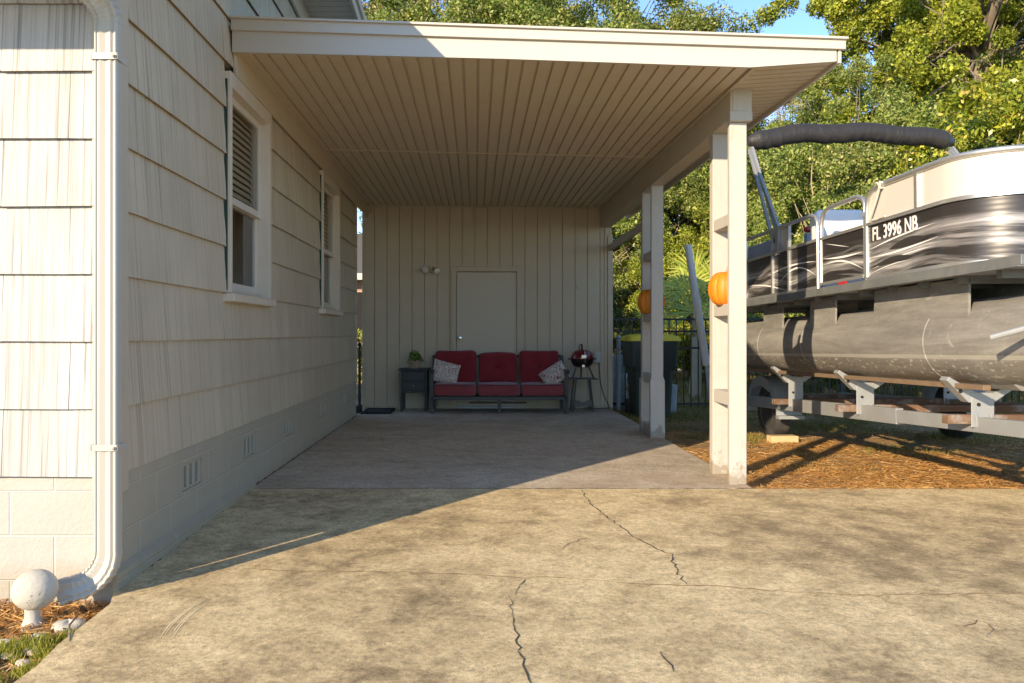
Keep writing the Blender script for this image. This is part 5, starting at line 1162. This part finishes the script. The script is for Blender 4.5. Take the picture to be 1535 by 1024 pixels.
b = MB(); b.box2((3.2, 25, -.08), (7.5, 30, 2.15)); b.build('wall', M['far_wall'], ch_)
b = MB(); b.prism([(2.9, 24.6, 2.15), (2.9, 30.4, 2.15), (2.9, 27.5, 3.6)], (4.9, 0, 0)); b.build('roof', M['shingle'], ch_)
b = MB(); b.box2((5.6, 24.97, .9), (6.4, 24.995, 1.8)); b.build('window', M['dark'], ch_)
pf = thing('plank_fence', 'weathered brown plank fence beyond the metal fence', 'fence', (3.5, 20, -.08)); b = MB()
for k in range(11): b.box2((2.6+k*.142, 20.9, -.08), (2.6+k*.142+.135, 20.92, 1.62+random.uniform(-.02, .02)))
b.build('boards', M['plank'], pf); b = MB(); b.box2((2.6, 20.921, .4), (4.15, 20.96, .5)); b.box2((2.6, 20.921, 1.3), (4.15, 20.96, 1.4)); b.build('rail', M['plank'], pf)
# far wood behind everything
n = 70000; a = rng.uniform(-60, 75, n); C = np.stack([a, 44+rng.uniform(0, 8, n), rng.random(n)**.9*(6.0+1.6*np.sin(a*.5)+1.0*np.sin(a*1.3))], 1)
stuff(quads_obj('far_wood', leaf_quads(C, .50, (-.2, -.4, .4), .6), M['leaf_oak']))['label'] = 'far off line of green trees closing the view'

# ------------------------------------------------------------------ light, sky, camera
EL, AZ = R(18.0), math.atan2(.765, 1.0)
dirv = Vector((math.sin(AZ)*math.cos(EL), math.cos(AZ)*math.cos(EL), -math.sin(EL)))
sun = bpy.data.lights.new('sun', 'SUN'); sun.energy = 2.7; sun.angle = R(.5); sun.color = (1.0, .89, .73)
so_ = bpy.data.objects.new('sun', sun); COL.objects.link(so_); so_.rotation_euler = dirv.to_track_quat('-Z', 'Y').to_euler(); so_.location = (-10, -10, 10)
wd = bpy.data.worlds.new('World'); sc.world = wd; wd.use_nodes = True; nt = wd.node_tree
sky = nt.nodes.new('ShaderNodeTexSky'); sky.sky_type = 'NISHITA'; sky.sun_disc = False; sky.sun_elevation = EL; sky.sun_rotation = math.pi+AZ
sky.air_density = 1.0; sky.dust_density = .1; sky.ozone_density = 5.0; sky.altitude = 2500
nt.links.new(sky.outputs[0], nt.nodes['Background'].inputs['Color']); nt.nodes['Background'].inputs['Strength'].default_value = .15
cam = bpy.data.cameras.new('camera'); co = bpy.data.objects.new('camera', cam); COL.objects.link(co); sc.camera = co
co.location = (0, 0, CZ); co.rotation_euler = (R(90), 0, 0)
cam.sensor_fit = 'HORIZONTAL'; cam.sensor_width = 36; cam.lens = F/1535*36; cam.shift_x = (767.5-VX)/1535; cam.shift_y = (VY-512)/1535
cam.clip_start = .05; cam.clip_end = 2000
sc.view_settings.view_transform = 'Standard'; sc.view_settings.look = 'None'; sc.view_settings.gamma = 1; sc.view_settings.exposure = 1.58
sc.view_settings.use_white_balance = True; sc.view_settings.white_balance_temperature = 7700; sc.view_settings.white_balance_tint = 10
sc.cycles.max_bounces = 10; sc.cycles.diffuse_bounces = 6; sc.cycles.transparent_max_bounces = 16
try: sc.cycles.use_denoising = True
except Exception: pass
